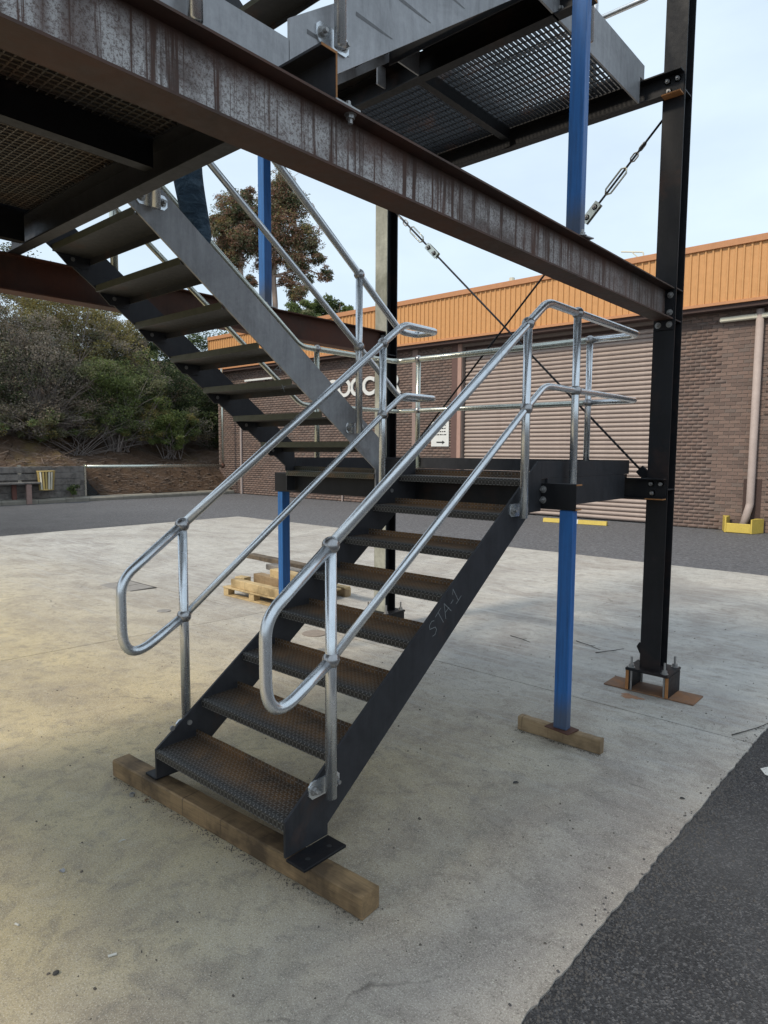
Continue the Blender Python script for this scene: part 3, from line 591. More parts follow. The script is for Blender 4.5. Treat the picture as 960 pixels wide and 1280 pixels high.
rail(H2, 'top_rail', [(x, YA, 1.364), (x, YB, 2.469), (x, 1.976, ZT), (x, 2.36, ZT), (x2, 2.36, ZT), (x2, 2.17, ZT), (x2, 1.73, 2.945), (x2, .22, 2.945+1.51*S2*.97), (x2, -.1, 4.14)], {2: .2, 3: .06, 4: .06, 5: .2, 7: .2})
rail(H2, 'mid_rail', [(x, YA, .888), (x, YB, 1.993), (x, 1.976, ZM), (x, 2.36, ZM), (x2, 2.36, ZM), (x2, 2.17, ZM), (x2, 1.73, 2.46), (x2, .22, 2.46+1.51*S2*.97), (x2, -.1, 3.65)], {2: .2, 3: .06, 4: .06, 5: .2, 7: .2}, r=.0195)
rpost(H2, x, YA, .295, 1.364, .888); rbracket(H2, x, -.0121, YA, .325, -1)
rpost(H2, x, YB, 1.365, 2.469, 1.993); rbracket(H2, x, -.0121, YB, 1.41, -1)
rpost(H2, x2, 1.73, 1.87, 2.945, 2.46); rbracket(H2, x2, -.2999, 1.73, 1.905, 1)
rpost(H2, x2, .22, 2.98, 4.03, 3.54); rbracket(H2, x2, -.2999, .22, 3.03, 1)
H3 = root('handrail', 'galvanised handrail of the flight above the beam, cut off by the picture top', 'handrail', (1.034, .25, 3.3), 'galvanised pipe handrails')
x = 1.034
rail(H3, 'top_rail', [(x, -1.6, 4.12), (x, -.3, 4.12), (x, .27, 4.28), (x, YB, 5.31), (x, 1.976, ZT+2.865), (x, YR, ZT+2.865), (-.3, YR, ZT+2.865)], {2: .2, 4: .2, 5: .09})
rail(H3, 'mid_rail', [(x, -1.6, 3.63), (x, -.3, 3.63), (x, .27, 3.80), (x, YB, 4.83), (x, 1.976, ZM+2.865), (x, YR, ZM+2.865), (-.3, YR, ZM+2.865)], {2: .2, 4: .2, 5: .07}, r=.0195)
rpost(H3, x, .265, 3.30, 4.28, 3.80); rbracket(H3, x, .9871, .265, 3.34, 1)
rpost(H3, x, -.38, 3.10, 4.12, 3.63); rpost(H3, x, -1.5, 3.10, 4.12, 3.63)
rpost(H3, x, YP+.04, 4.26, ZT+2.865, ZM+2.865); rbracket(H3, x, .9871, YP+.04, 4.33, 1)
rpost(H3, .6, YR, 4.5, ZT+2.865, ZM+2.865)

# ------------------------------------------------------------------ blue props and bearers
def prop(label, x, y, z0, z1, wx, wy, rz=0, plate=True):
    t = root('steel_prop', label, 'prop', (x, y, z0), 'blue square props')
    o = part('prop_tube', box(B(), -wx/2, wx/2, -wy/2, wy/2, 0.006, z1-z0, .003), M['blue'], None); o.parent = t
    p = part('base_plate', box(B(), -.085, .085, -.06, .06, 0, .006), M['rust'] if plate == 1 else M['bolt'], None); p.parent = t; p.rotation_euler = (0, 0, R(-10)) 
    if plate != 1:
        for a in ((-.065, -.04), (.065, -.04)): q = link(bpy.data.objects.new('bolt', BOLT)); q.parent = t; q.location = (a[0], a[1], .006)
    t.rotation_euler = (0, 0, rz); return t
prop('blue square prop under the near corner of the first landing, on a short timber', 1.152, 2.088, .035, 1.3985, .088, .058, R(1))
prop('blue square prop under the far corner of the first landing, behind the pallet', -1.50, 2.10, -.062, 1.3985, .062, .085)
prop('blue square prop standing on the streaked beam, up to the overhead landing', 1.20, 1.965, ZB1+.001, 4.262, .088, .058, 0, 2)
prop('blue square prop standing on the brown beam, in front of the gum trees', -1.585, 1.99, ZB1+.001, 4.262, .078, .078, 0, 2)
def timber(name, label, L, wy, h, loc, rz, m, cat='timber', rx=0, group=None):
    bm = B(); n = 14
    xs = [-L/2+L*k/n for k in range(n+1)]; rings = []
    rnd = random.Random(hash(label) % 1000 if False else len(label))
    for xx in xs:
        j = lambda: rnd.uniform(-.0018, .0018)
        rings.append([bm.verts.new((xx, a+j(), b+j())) for a, b in ((-wy/2+.004, 0), (wy/2-.004, 0), (wy/2, .004), (wy/2, h-.005), (wy/2-.005, h), (-wy/2+.006, h), (-wy/2, h-.006), (-wy/2, .004))])
    for a, b in zip(rings, rings[1:]):
        for k in range(8): bm.faces.new((a[k], b[k], b[(k+1) % 8], a[(k+1) % 8]))
    bm.faces.new(rings[0]); bm.faces.new(rings[-1][::-1]); bmesh.ops.recalc_face_normals(bm, faces=bm.faces)
    o = part(name, bm, m); o.location = loc; o.rotation_euler = (rx, 0, rz); return tag(o, label, cat, group)
timber('timber_bearer', 'long hardwood bearer under the foot of the lower flight', 1.76, .10, .09, (.487, .055, 0.001), R(2.6), M['timber'])
timber('timber_packer', 'short timber packer under the blue prop at the right', .56, .055, .09, (1.12, 2.12, gz(2.12)+.002), R(-.5), M['timber2'])
bm = tube(B(), [(1.352, 2.095-.0, .0), (1.352, 2.091, .0)], .018, 14); 
timber('timber_packer', 'hidden timber packer under the far blue prop', .5, .06, .001+.0, (-1.5, 2.1, gz(2.1)+.0), 0, M['timber2']) if False else None

# ------------------------------------------------------------------ rod braces in the back bay
def brace(label, a, b, tb0, mats='steel_dark', fork=True):
    a, b = Vector(a), Vector(b); d = (b-a).normalized(); L = (b-a).length; t = root('brace_rod', label, 'brace', a, 'diagonal brace rods')
    q = d.to_track_quat('Z', 'Y')
    def seg(nm, s0, s1, r, m): return part(nm, tube(B(), [a+d*s0, a+d*s1], r, 10), M[m], t, True)
    seg('rod', 0, L, .0085, mats)
    u = Vector((0, 1, 0)).cross(d).normalized()
    # fork coupler plate, then the open turnbuckle frame and end link
    bm = B(); c = a+d*(tb0); 
    for s in (-1, 1):
        P = [c+u*.03+d*.0, c+u*.03+d*.17, c-u*.03+d*.17, c-u*.03]; y = Vector((0, .012*s, 0)); vs = [bm.verts.new(p+y) for p in P]+[bm.verts.new(p+y*1.5) for p in P]
        for f in ((0, 1, 2, 3), (7, 6, 5, 4), (0, 4, 5, 1), (1, 5, 6, 2), (2, 6, 7, 3), (3, 7, 4, 0)): bm.faces.new([vs[i] for i in f])
    bmesh.ops.recalc_face_normals(bm, faces=bm.faces)
    part('coupler', bm, M['galv_dull'], t)
    for s in (.04, .13): inst('bolt', BOLT, t, c+d*s-Vector((0, .018, 0)), (R(90), 0, 0))
    c2 = c+d*.24
    bm = B(); pts = [c2+u*.0, c2+u*.028+d*.03, c2+u*.028+d*.20, c2+d*.23, c2-u*.028+d*.20, c2-u*.028+d*.03, c2]
    tube(bm, pts, .0075, 8); part('turnbuckle', bm, M['galv_dull'], t, True)
    c3 = c2+d*.27
    for k in range(2):
        c4 = c3+d*.085*k; tube_b = B(); w_ = u if k % 2 == 0 else Vector((0, 1, 0)); tube(tube_b, [c4, c4+w_*.02+d*.02, c4+w_*.02+d*.06, c4+d*.085, c4-w_*.02+d*.06, c4-w_*.02+d*.02, c4], .006, 8); part('chain_link', tube_b, M['bolt'], t, True)
    bm = B(); P = [a-u*.035, a+u*.035, a+u*.035+d*.09, a-u*.035+d*.09]; vs = [bm.verts.new(p+Vector((0, -.014, 0))) for p in P]+[bm.verts.new(p+Vector((0, .014, 0))) for p in P]
    for f in ((0, 1, 2, 3), (7, 6, 5, 4), (0, 4, 5, 1), (1, 5, 6, 2), (2, 6, 7, 3), (3, 7, 4, 0)): bm.faces.new([vs[i] for i in f])
    bmesh.ops.recalc_face_normals(bm, faces=bm.faces); part('end_fork', bm, M['steel_dark'], t)
    return t
brace('dark diagonal brace rod rising right behind the streaked beam to the right column', (-1.47, 3.52, 1.53), (1.13, 3.52, 4.20), 2.85)
brace('pale diagonal brace rod falling from the far column to the foot of the right column', (1.10, 3.52, 1.56), (-1.49, 3.52, 4.12), 2.87, 'steel')

# ------------------------------------------------------------------ warehouse across the yard
YW = 15.9; GW = -.1
W = root('brick_warehouse', 'long brown brick warehouse with orange metal fascia and a roller door', 'building', (-8, YW, GW))
HB = 5.32
DX0, DX1 = -9.25, -2.98     # roller door opening
bm = B(); box(bm, -22.3, DX0, YW+.012, YW+.25, GW, HB); box(bm, DX1, 14, YW+.012, YW+.25, GW, HB); box(bm, DX0, DX1, YW+.012, YW+.25, 5.02, HB)
box(bm, -22.3, -22.05, YW+.25, 40, GW, HB+1.2); part('wall', bm, M['mortar'], W)
bm = B(); box(bm, -22.5, 14, YW-.4, 44, 6.55, 6.62); part('roof', bm, M['steel_pale'], W)
# bricks: stretcher bond, every brick real; the 300 largest in view are single parts
BL, BH, CZ = .228, .077, .088
BR = []
nrow = int((HB-GW)/CZ)
for r_ in range(nrow):
    z = GW+r_*CZ+.005; off = (r_ % 2)*.12
    n0 = int((-22.3+100+off)/.24)
    for q in range(n0, n0+160):
        xx = q*.24-100-off; x1 = xx+BL
        for lo, hi in ((-22.3, DX0-.12), (DX1+.04, 13.9)):
            a, b = max(xx+.006, lo), min(x1, hi)
            if b-a > .05: BR.append((a, b, z))
PV = np.array([(CP['x'], CP['y'], CP['z'])])
def vis(b):
    p = Vector(((b[0]+b[1])/2, YW, b[2]+.04))-Vector((CP['x'], CP['y'], CP['z'])); zc = p.dot(fw)
    if zc < .1: return None
    u, v = 480+CP['f']*p.dot(rr)/zc, 640-CP['f']*p.dot(uu)/zc
    return u, v, zc
cand = []
for i, b in enumerate(BR):
    q = vis(b)
    if q and 862 < q[0] < 962 and 395 < q[1] < 670 and b[1]-b[0] > .2 and abs(b[2]-GW) > -1: cand.append((q[2]+ (0 if q[1] > 480 else .3), i))
cand.sort(); single = {i for _, i in cand[:300]}
def fast_boxes(name, L, m, parent, dep=.012):
    n = len(L); A = np.array(L); V = np.zeros((n, 8, 3)); j = RNG.uniform(-.0035, .0025, n)
    for k, (sx, sy, sz) in enumerate([(0, 0, 0), (1, 0, 0), (1, 1, 0), (0, 1, 0), (0, 0, 1), (1, 0, 1), (1, 1, 1), (0, 1, 1)]):
        V[:, k, 0] = A[:, sx]; V[:, k, 1] = YW+(dep+.003 if sy else 0)+j*(1-sy); V[:, k, 2] = A[:, 2]+sz*BH
    F = np.array([(0, 1, 5, 4), (1, 2, 6, 5), (3, 0, 4, 7), (4, 5, 6, 7), (0, 3, 2, 1)]); FF = (F[None]+8*np.arange(n)[:, None, None]).reshape(-1)
    me = bpy.data.meshes.new(name); me.vertices.add(n*8); me.vertices.foreach_set('co', V.reshape(-1)); nf = n*5
    me.loops.add(nf*4); me.loops.foreach_set('vertex_index', FF); me.polygons.add(nf); me.polygons.foreach_set('loop_start', np.arange(nf)*4); me.polygons.foreach_set('loop_total', np.full(nf, 4)); me.update(); me.materials.append(m)
    o = part(name, me, m, parent); o['kind'] = 'stuff'; return o
fast_boxes('brickwork', [b for i, b in enumerate(BR) if i not in single], M['brick'], W)
BRK = mesh(box(B(), 0, BL-.006, 0, .016, 0, BH), 'brick', M['brick_p'])
for i in sorted(single): b = BR[i]; inst('brick', BRK, W, (b[0], YW+random.uniform(-.004, .001), b[2]))
# ribbed orange fascia in sheets
def clad(x0, x1):
    bm = B(); pts = []; n = round((x1-x0)/.165); p = (x1-x0)/n
    for k in range(n):
        a = x0+k*p; pts += [(a, 0), (a+p*.60, 0), (a+p*.68, -.03), (a+p*.88, -.03), (a+p*.96, 0)]
    pts.append((x1, 0))
    lo = [bm.verts.new((a, YW-.36+b, 5.26)) for a, b in pts]; hi = [bm.verts.new((a, YW-.36+b, 6.50)) for a, b in pts]
    for i in range(len(pts)-1): bm.faces.new((lo[i], lo[i+1], hi[i+1], hi[i]))
    return mesh(bm, 'cladding_sheet', M['orange'])
cs = clad(0, .99)
for k in range(37): inst('cladding_sheet', cs, W, (-22.35+k*.99, 0, 0))
part('fascia_cap', prism(B(), [(YW-.40, 6.50), (YW-.425, 6.50), (YW-.43, 6.64), (YW-.30, 6.68), (YW-.30, 6.50)], 'x', -22.4, 14.3), M['orange_d'], W)
part('fascia_foot', prism(B(), [(YW-.41, 5.20), (YW-.41, 5.265), (YW-.355, 5.265), (YW-.355, 5.22), (YW-.01, 5.22), (YW-.01, 5.20)], 'x', -22.4, 14.3), M['orange_d'], W)
part('fascia_backing', box(B(), -22.36, 14.2, YW-.355, YW-.33, 5.27, 6.5), M['orange_d'], W)
part('soffit', box(B(), -22.3, 14, YW-.35, YW-.002, 5.10, 5.195), M['soffit'], W)
part('fascia_end', box(B(), -22.40, -22.37, YW-.40, YW+3, 5.22, 6.62), M['orange'], W)
# roller door
def slat():
    bm = B(); pr = []
    for k in range(9): a = math.pi*k/8; pr.append((YW+.17-.036*math.sin(a)**.8, .010+.106*k/8))
    pr += [(YW+.175, .116), (YW+.175, .010)]
    return mesh(prism(bm, pr, 'x', DX0+.03, DX1-.03), 'slat', M['shutter'])
D = part('roller_door', box(B(), DX0, DX1, YW+.18, YW+.2, GW+.02, 5.02), M['soffit'], W, label='wide beige roller door')
sm = slat()
for k in range(42): o = link(bpy.data.objects.new('slat', sm)); o.parent = D; o.location = (0, 0, GW+.02+k*.1195)
part('door_frame', box(B(), DX0-.16, DX0-.02, YW-.03, YW+.18, GW, 5.1), M['frame'], W); part('door_frame', box(B(), DX1+.01, DX1+.06, YW-.02, YW+.18, GW, 5.1), M['frame'], W)
part('door_frame', box(B(), DX0-.40, DX0-.165, YW-.01, YW+.1, GW, 5.1), m_flat('brown_column', (.13, .075, .065), .8, .2), W)
# painted pipes and the light batten
part('downpipe', tube(B(), fillet([(-.93, YW-.09, 5.05), (-.93, YW-.09, .55), (-1.02, YW-.28, .02)], {1: .3}), .085, 14), M['pinkpipe'], W, True)
part('pipe_recess', box(B(), -1.11, -.72, YW-.006, YW, .1, 1.15), M['soffit'], W)
part('light_batten', box(B(), -1.78, 1.2, YW-.16, YW-.03, 4.84, 4.95, .02), M['cream'], W)
part('wall_conduit', tube(B(), [(-14.5+.0, YW-.05, GW), (-14.5, YW-.05, 1.0)], .03, 8), M['pinkpipe'], W)
part('light_batten', box(B(), -20.2, -18.4, YW-.14, YW-.03, 4.62, 4.70, .01), M['white'], W)
part('lamp_bracket', tube(B(), [(-18.9, YW-.1, 4.62), (-18.9, YW-.22, 4.35), (-18.7, YW-.22, 4.3)], .03, 8), M['soffit'], W)
part('conduit', tube(B(), [(-20.6, YW-.05, GW), (-20.6, YW-.05, 3.4)], .05, 8), M['pinkpipe'], W)
# pier between sign and door, and wide pier at the left
for xx in (-11.25,): part('wall_pier', box(B(), xx, xx+.22, YW-.015, YW+.01, GW, 5.1), m_flat('pier_render', (.28, .20, .175), .85, .2), W)
# roof vent and bracket arm
part('roof_vent', tube(B(), [(-8.2, 17, 6.6), (-8.2, 17, 7.15)], .09, 10), M['cream'], W)
part('roof_arm', tube(B(), fillet([(-3.9, 16.4, 6.6), (-3.9, 16.4, 7.0), (-4.5, 16.4, 7.12)], {1: .05}), .02, 8), M['cream'], W); part('roof_arm', tube(B(), [(-3.9, 16.4, 6.75), (-4.2, 16.4, 7.05)], .015, 8), M['cream'], W)
# white letters
def text_mesh(ch, size, ext=.02):
    cu = bpy.data.curves.new('t', 'FONT'); cu.body = ch; cu.size = size; cu.extrude = ext; cu.offset = .022; cu.align_x = 'CENTER'
    o = bpy.data.objects.new('t', cu); COL.objects.link(o); dg = bpy.context.evaluated_depsgraph_get(); me = bpy.data.meshes.new_from_object(o.evaluated_get(dg)); bpy.data.objects.remove(o); me.materials.clear(); me.materials.append(M['white']); me.name = 'letter'; return me
for k, ch in enumerate('SOCCER'): inst('letter', text_mesh(ch, .88), W, (-15.0+k*.60, YW-.05, 3.74), (R(90), 0, 0), label='white letter '+ch)
# notice
N = root('notice_sign', 'small white notice with an arrow, on the brick wall left of the roller door', 'sign', (-10.05, YW-.02, 1.9))
part('sign_board', box(B(), -10.42, -9.72, YW-.03, YW-.01, 1.92, 2.72), M['white'], N)
bm = B()
for r_ in range(4):
    xx = -10.3+.04*(r_ % 2)
    while xx < -9.84: wd_ = random.uniform(.03, .09); box(bm, xx, xx+wd_, YW-.033, YW-.0305, 2.58-r_*.10, 2.615-r_*.10); xx += wd_+.025
part('sign_text', bm, M['black'], N)
part('sign_arrow', prism(B(), [(-10.2, 2.03), (-10.2, 2.075), (-9.97, 2.075), (-9.97, 2.11), (-9.86, 2.05), (-9.97, 1.99), (-9.97, 2.03)], 'y', YW-.033, YW-.0305), M['black'], N)
# pipe guard, wheel stop
PG = root('pipe_guard', 'yellow steel guard round the foot of the pale downpipe', 'pipe guard', (-1.0, YW-.3, GW))
part('guard_front', box(B(), -1.32, -.80, YW-.50, YW-.46, GW, GW+.22, .01), M['yellow'], PG)
for s, a in ((-1, -1.32), (1, -.80)): 
    part('guard_wing', prism(B(), [(a, YW-.50), (a+s*.02-.0, YW-.1), (a+s*.18, YW-.06), (a+s*.18, YW-.10), (a+.03*s, YW-.50)], 'z', GW, GW+.36 if s < 0 else GW+.33), M['yellow'], PG)
bm = B(); prism(bm, [(-.075, 0), (-.055, .1), (.055, .1), (.075, 0)], 'x', -.83, .83)
ws = part('wheel_stop', bm, M['yellow']); ws.location = (-4.78, 14.7, GW); ws.rotation_euler = (0, 0, R(9)); tag(ws, 'worn yellow wheel stop on the asphalt in front of the roller door', 'wheel stop')
bm = B(); prism(bm, [(-.078, 0), (-.057, .103), (.057, .103), (.078, 0)], 'x', -.12, .1); o = part('white_band', bm, M['white']); o.parent = ws

# ------------------------------------------------------------------ bank, kerb, sleepers, pipe rail
def bank_z(x, y):
    s = -21.32-x
    if s < 0: return GW
    t = max(0, min(1, (y-9.35)/.5)); a = 1.02+.34*s; b = .06+.80*min(s, 1.15)+.34*max(0, s-1.15)
    z = a*(1-t)+b*t; z = min(z, 7.5+.05*s)
    return z+.10*math.sin(x*1.9+y*1.3)*min(1, s)+.07*math.sin(x*4.1-y*3.7)*min(1, s*2)+.04*math.sin(y*9+x*3)*min(1, s*2)
xs = [-21.33-.22*k for k in range(50)]+[-33-1.5*k for k in range(30)]; ys = [-40, -20, -8]+[-4+.35*k for k in range(84)]+[28, 36, 50, 70, 110]
xs = xs[::-1]
struct(grid_sheet('earth_bank', xs, ys, bank_z, M['bank']))
bm = B(); yk = 3.0; k = 0
while yk < 15.7:
    L = random.uniform(.8, 1.5); prism(bm, [(-21.33, GW-.02), (-20.98, GW-.02), (-20.96, GW+.10+random.uniform(-.01, .01)), (-21.02, GW+.14), (-21.33, GW+.15+random.uniform(-.01, .02))], 'y', yk, min(15.75, yk+L)-.015); yk += L
struct(part('kerb', bm, M['kerb']))
RW = root('sleeper_wall', 'low grey timber sleeper retaining wall at the foot of the bank', 'retaining wall', (-21.3, 6, GW))
for r_ in range(5):
    part('sleeper', box(B(), -21.40+random.uniform(-.01, .01), -21.33+random.uniform(0, .012), -3.5, 9.40, .06+r_*.222, .06+r_*.222+.212, .006), M['graywood'], RW)
part('steel_post', box(B(), -21.42, -21.30, 9.405, 9.47, GW, 1.22), M['galv_dull'], RW); part('steel_post', box(B(), -21.34, -21.29, 7.13, 7.25, .6, 1.22), M['galv_dull'], RW)
BN = root('timber_bench', 'grey timber bench against the sleeper wall at the left edge', 'bench', (-20.9, 5.5, GW))
part('seat', box(B(), -21.28, -20.85, 2.6, 7.75, .58, .64, .008), M['graywood'], BN)
for z in (.70, .95): part('backrest', box(B(), -21.29, -21.24, 2.6, 7.75, z, z+.2, .008), M['graywood'], BN)
for yy in (7.25, 4.4): part('leg', box(B(), -20.97, -20.88, yy, yy+.16, GW, .58), m_flat('red_leg', (.30, .20, .17), .8, .2), BN)
for yy in (6.9, 4.1): part('leg', box(B(), -21.25, -21.17, yy, yy+.14, GW, .58), m_flat('red_leg2', (.16, .07, .055), .8, .2), BN)
BI = root('litter_bin', 'round litter bin of yellow and pale slats hung on the sleeper wall', 'bin', (-20.98, 7.93, .38))
part('bin_liner', tube(B(), [(-20.98, 7.93, .42), (-20.98, 7.93, .98)], .19, 16, r1=.24), M['soffit'], BI)
for k in range(18):
    a = 2*math.pi*k/18; c, s = math.cos(a), math.sin(a); bm = B(); P = []
    for r_, z in ((.215, .36), (.275, 1.02)):
        for e in (-1, 1): P.append((-20.98+r_*c-e*s*.03, 7.93+r_*s+e*c*.03, z))
    vs = [bm.verts.new(p) for p in P]+[bm.verts.new((p[0]+c*.012, p[1]+s*.012, p[2])) for p in P]
    for f in ((0, 1, 3, 2), (4, 6, 7, 5), (0, 4, 5, 1), (2, 3, 7, 6), (0, 2, 6, 4), (1, 5, 7, 3)): bm.faces.new([vs[i] for i in f])
    bmesh.ops.recalc_face_normals(bm, faces=bm.faces); part('slat', bm, M['cream'] if k in (15, 0, 1) else M['binwood'], BI)
for z, r_ in ((.37, .222), (1.0, .28)): part('rim', tube(B(), [(-20.98+r_*math.cos(a*math.pi/12), 7.93+r_*math.sin(a*math.pi/12), z) for a in range(25)], .018, 8), M['binwood'], BI, True)
PR = root('pipe_rail', 'galvanised pipe running along the bank from the sleeper wall to the building corner', 'pipe', (-21.2, 12, 1.1))
part('pipe', tube(B(), [(-21.2, 9.47, 1.14), (-21.2, 15.25, 1.10)], .06, 12), M['galv_dull'], PR, True); part('pipe_riser', tube(B(), [(-21.2, 15.34, 1.12), (-21.2, 15.34, 5.2)], .055, 12), M['galv_dull'], PR, True)
part('elbow', sphere(B(), (-21.2, 15.32, 1.10), .10), M['rust'], PR, True)

# scattered litter, rubble and sticks on the bank (uncountable)
bm = B()
for k in range(3600):
    y = random.uniform(4, 16); x = -21.34-abs(random.gauss(0, 1.6)); z = bank_z(x, y); L = random.uniform(.03, .16) if random.random() < .8 else random.uniform(.2, .6)
    a = random.uniform(0, 6.28); d = Vector((math.cos(a), math.sin(a), random.uniform(-.1, .5))).normalized()*L; p = Vector((x, y, z+.01)); r_ = random.uniform(.004, .014)
    u = Vector((0, 0, r_)); v = d.cross(u).normalized()*r_
    vs = [bm.verts.new(q) for q in (p-v, p+v, p+u*1.3, p+d-v, p+d+v, p+d+u)]
    for f in ((0, 3, 4, 1), (1, 4, 5, 2), (2, 5, 3, 0)): bm.faces.new([vs[i] for i in f])
part('bank_litter', bm, m_flat('bank_litter', (.15, .11, .085), .9, .5, 1.5), kind='stuff')
bm = B()
for k in range(70):
    y = random.uniform(9.6, 15.3); x = -21.36-random.uniform(0, .9); z = bank_z(x, y); s = random.uniform(.02, .08)
    q = bmesh.ops.create_icosphere(bm, subdivisions=1, radius=s)['verts']; bmesh.ops.scale(bm, vec=(1, random.uniform(.8, 1.6), random.uniform(.4, .7)), verts=q); bmesh.ops.translate(bm, vec=(x, y, z), verts=q)
part('bank_rubble', bm, m_flat('bank_rubble', (.12, .09, .07), .9, .4, 3), kind='stuff')

# ------------------------------------------------------------------ vegetation
def leaves(name, C, N, sizes, mats, midx, parent, droop=0, aspect=.45):
    """C: centres (n,3); each leaf is one folded blade of two triangles pairs"""
    n = len(C); d = RNG.normal(size=(n, 3)); d[:, 2] = d[:, 2]*.6-droop; d /= np.linalg.norm(d, axis=1)[:, None]
    q = RNG.normal(size=(n, 3)); s = np.cross(d, q); s /= np.linalg.norm(s, axis=1)[:, None]; L = sizes[:, None]
    V = np.stack([C, C+d*L*.5+s*L*aspect*.5, C+d*L, C+d*L*.5-s*L*aspect*.5], 1)
    me = bpy.data.meshes.new(name); me.vertices.add(n*4); me.vertices.foreach_set('co', V.reshape(-1)); me.loops.add(n*4); me.loops.foreach_set('vertex_index', np.arange(n*4))
    me.polygons.add(n); me.polygons.foreach_set('loop_start', np.arange(n)*4); me.polygons.foreach_set('loop_total', np.full(n, 4)); me.update()
    for m in mats: me.materials.append(LEAF[m])
    me.polygons.foreach_set('material_index', midx.astype(np.int32)); return part(name, me, None, parent)
def clump_points(blobs, n, lumps=22, spread=.33, twig=0.0):
    """blobs: (cx,cy,cz,rx,ry,rz); makes sub-lumps on each blob's surface and scatters leaves in them"""
    out = []; ids = []; tot = sum(b[3]*b[4]+b[5]*b[4] for b in blobs); li = 0
    for b in blobs:
        k = max(5, int(lumps*(b[3]*b[4]+b[5]*b[4])/tot*len(blobs))); m = int(n*(b[3]*b[4]+b[5]*b[4])/tot/k)
        v = RNG.normal(size=(k, 3)); v /= np.linalg.norm(v, axis=1)[:, None]; rad = RNG.uniform(.35, 1.0, k)[:, None]
        cc = np.array(b[:3])+v*rad*np.array(b[3:])
        for c in cc:
            r = spread*min(b[3:])*RNG.uniform(.6, 1.5); p = RNG.normal(size=(m, 3)); p *= (r*RNG.uniform(.3, 1, m)**.5/np.linalg.norm(p, axis=1))[:, None]*np.array([1.15, 1.15, .75]); out.append(c+p); ids.append(np.full(m, li)); li += 1
    return np.concatenate(out), np.concatenate(ids), li
def twigs(parent, origin, blobs, n, r0, name='stem', m='twig', seg=5, sub=2):
    bm = B(); rnd = random.Random(len(blobs)*13+n)
    for k in range(n):
        b = rnd.choice(blobs); e = Vector([b[i]+b[3+i]*rnd.uniform(-.85, .95) for i in range(3)]); o = Vector(origin)+Vector((rnd.gauss(0, .25), rnd.gauss(0, .25), 0))
        mid = o.lerp(e, .5)+Vector((rnd.gauss(0, .3), rnd.gauss(0, .3), rnd.uniform(0, .5)))
        P = [o.lerp(mid, t).lerp(mid.lerp(e, t), t) for t in (0, .25, .5, .75, 1)]; tube(bm, P, r0, seg, False, r0*.25)
        for q in range(sub):
            a = P[rnd.choice((2, 3))]; d = (e-o).normalized()*rnd.uniform(.3, .9)+Vector((rnd.gauss(0, .4), rnd.gauss(0, .4), rnd.gauss(0, .3))); tube(bm, [a, a+d*.5+Vector((0, 0, .05)), a+d], r0*.45, 4, False, r0*.12)
    return part(name, bm, M[m], parent)
def plant(name, label, cat, org, blobs, n, size, mats, weights, nt=24, r0=.03, lumps=26, spread=.34, droop=0, topm=None, group='bushes on the bank', sub=2, stem='stem', tm='twig', aspect=.45):
    t = root(name, label, cat, org, group); n = int(n*3.2); size *= .88; nt = nt//2; P, ids, nl = clump_points(blobs, n, lumps, spread)
    lm = RNG.choice(len(mats), nl, p=weights); mi = lm[ids]; swap = RNG.random(len(P)) < .22; mi[swap] = RNG.choice(len(mats), swap.sum(), p=weights)
    if topm is not None:
        hi = P[:, 2] > np.quantile(P[:, 2], .62); sel = hi & (RNG.random(len(P)) < .55); mi[sel] = topm
    leaves('foliage' if stem == 'stem' else 'crown', P, None, RNG.uniform(.6, 1.3, len(P))*size, mats, mi, t, droop, aspect); twigs(t, org, blobs, nt, r0, stem, tm, sub=sub); return t
def bz(x, y): return bank_z(x, y)
plant('shrub', 'large grey-brown twiggy bush behind the timber bench', 'bush', (-24.6, 9.2, bz(-24.6, 9.2)), [(-24.8, 8.6, 3.7, 1.4, 1.5, 1.5), (-24.6, 10.3, 4.0, 1.2, 1.2, 1.6), (-24.9, 9.3, 5.6, 1.5, 1.8, 1.5), (-24.3, 9.0, 2.9, .9, 1.6, .8)], 17000, .10, ['gr', 'pk', 'og', 'dk'], [.40, .25, .2, .15], nt=420, r0=.014, lumps=34, sub=5)
plant('shrub', 'bush at the left edge with pinkish seed heads below a green top', 'bush', (-25.2, 6.8, bz(-25.2, 6.8)), [(-25.2, 6.6, 3.6, 1.2, 1.5, 1.7), (-25.6, 7.0, 6.0, 1.4, 1.8, 1.7), (-25.6, 4.5, 4.5, 1.4, 1.8, 2.2), (-26.4, 6.3, 7.9, 1.5, 2.2, 1.3)], 12000, .10, ['og', 'pk', 'md', 'dk'], [.35, .2, .25, .2], nt=80, r0=.02, lumps=30, sub=3)
plant('shrub', 'tall bush with yellow-olive tips under the brown beam', 'bush', (-26.2, 10.8, bz(-26.2, 10.8)), [(-26.2, 9.6, 6.3, 1.5, 1.6, 1.3), (-26.3, 11.7, 6.4, 1.4, 1.6, 1.3), (-26.0, 12.7, 5.4, 1.5, 1.6, 1.6), (-26.4, 11, 7.6, 1.6, 2.4, 1.2), (-26.4, 13.6, 6.9, 1.5, 1.6, 1.1)], 18000, .10, ['yl', 'og', 'pk', 'gr'], [.42, .25, .18, .15], nt=90, lumps=36, topm=0)
plant('shrub', 'dense mid-green bush in the middle of the bank', 'bush', (-24.4, 12.3, bz(-24.4, 12.3)), [(-24.4, 12.0, 3.9, 1.2, 1.4, 1.2), (-24.6, 13.3, 4.6, 1.2, 1.3, 1.3), (-24.3, 11.3, 4.6, 1, 1, 1), (-24.0, 12.4, 2.9, .9, 1.3, .6)], 15000, .09, ['md', 'dk', 'og', 'lt'], [.40, .18, .2, .22], nt=60, lumps=36)
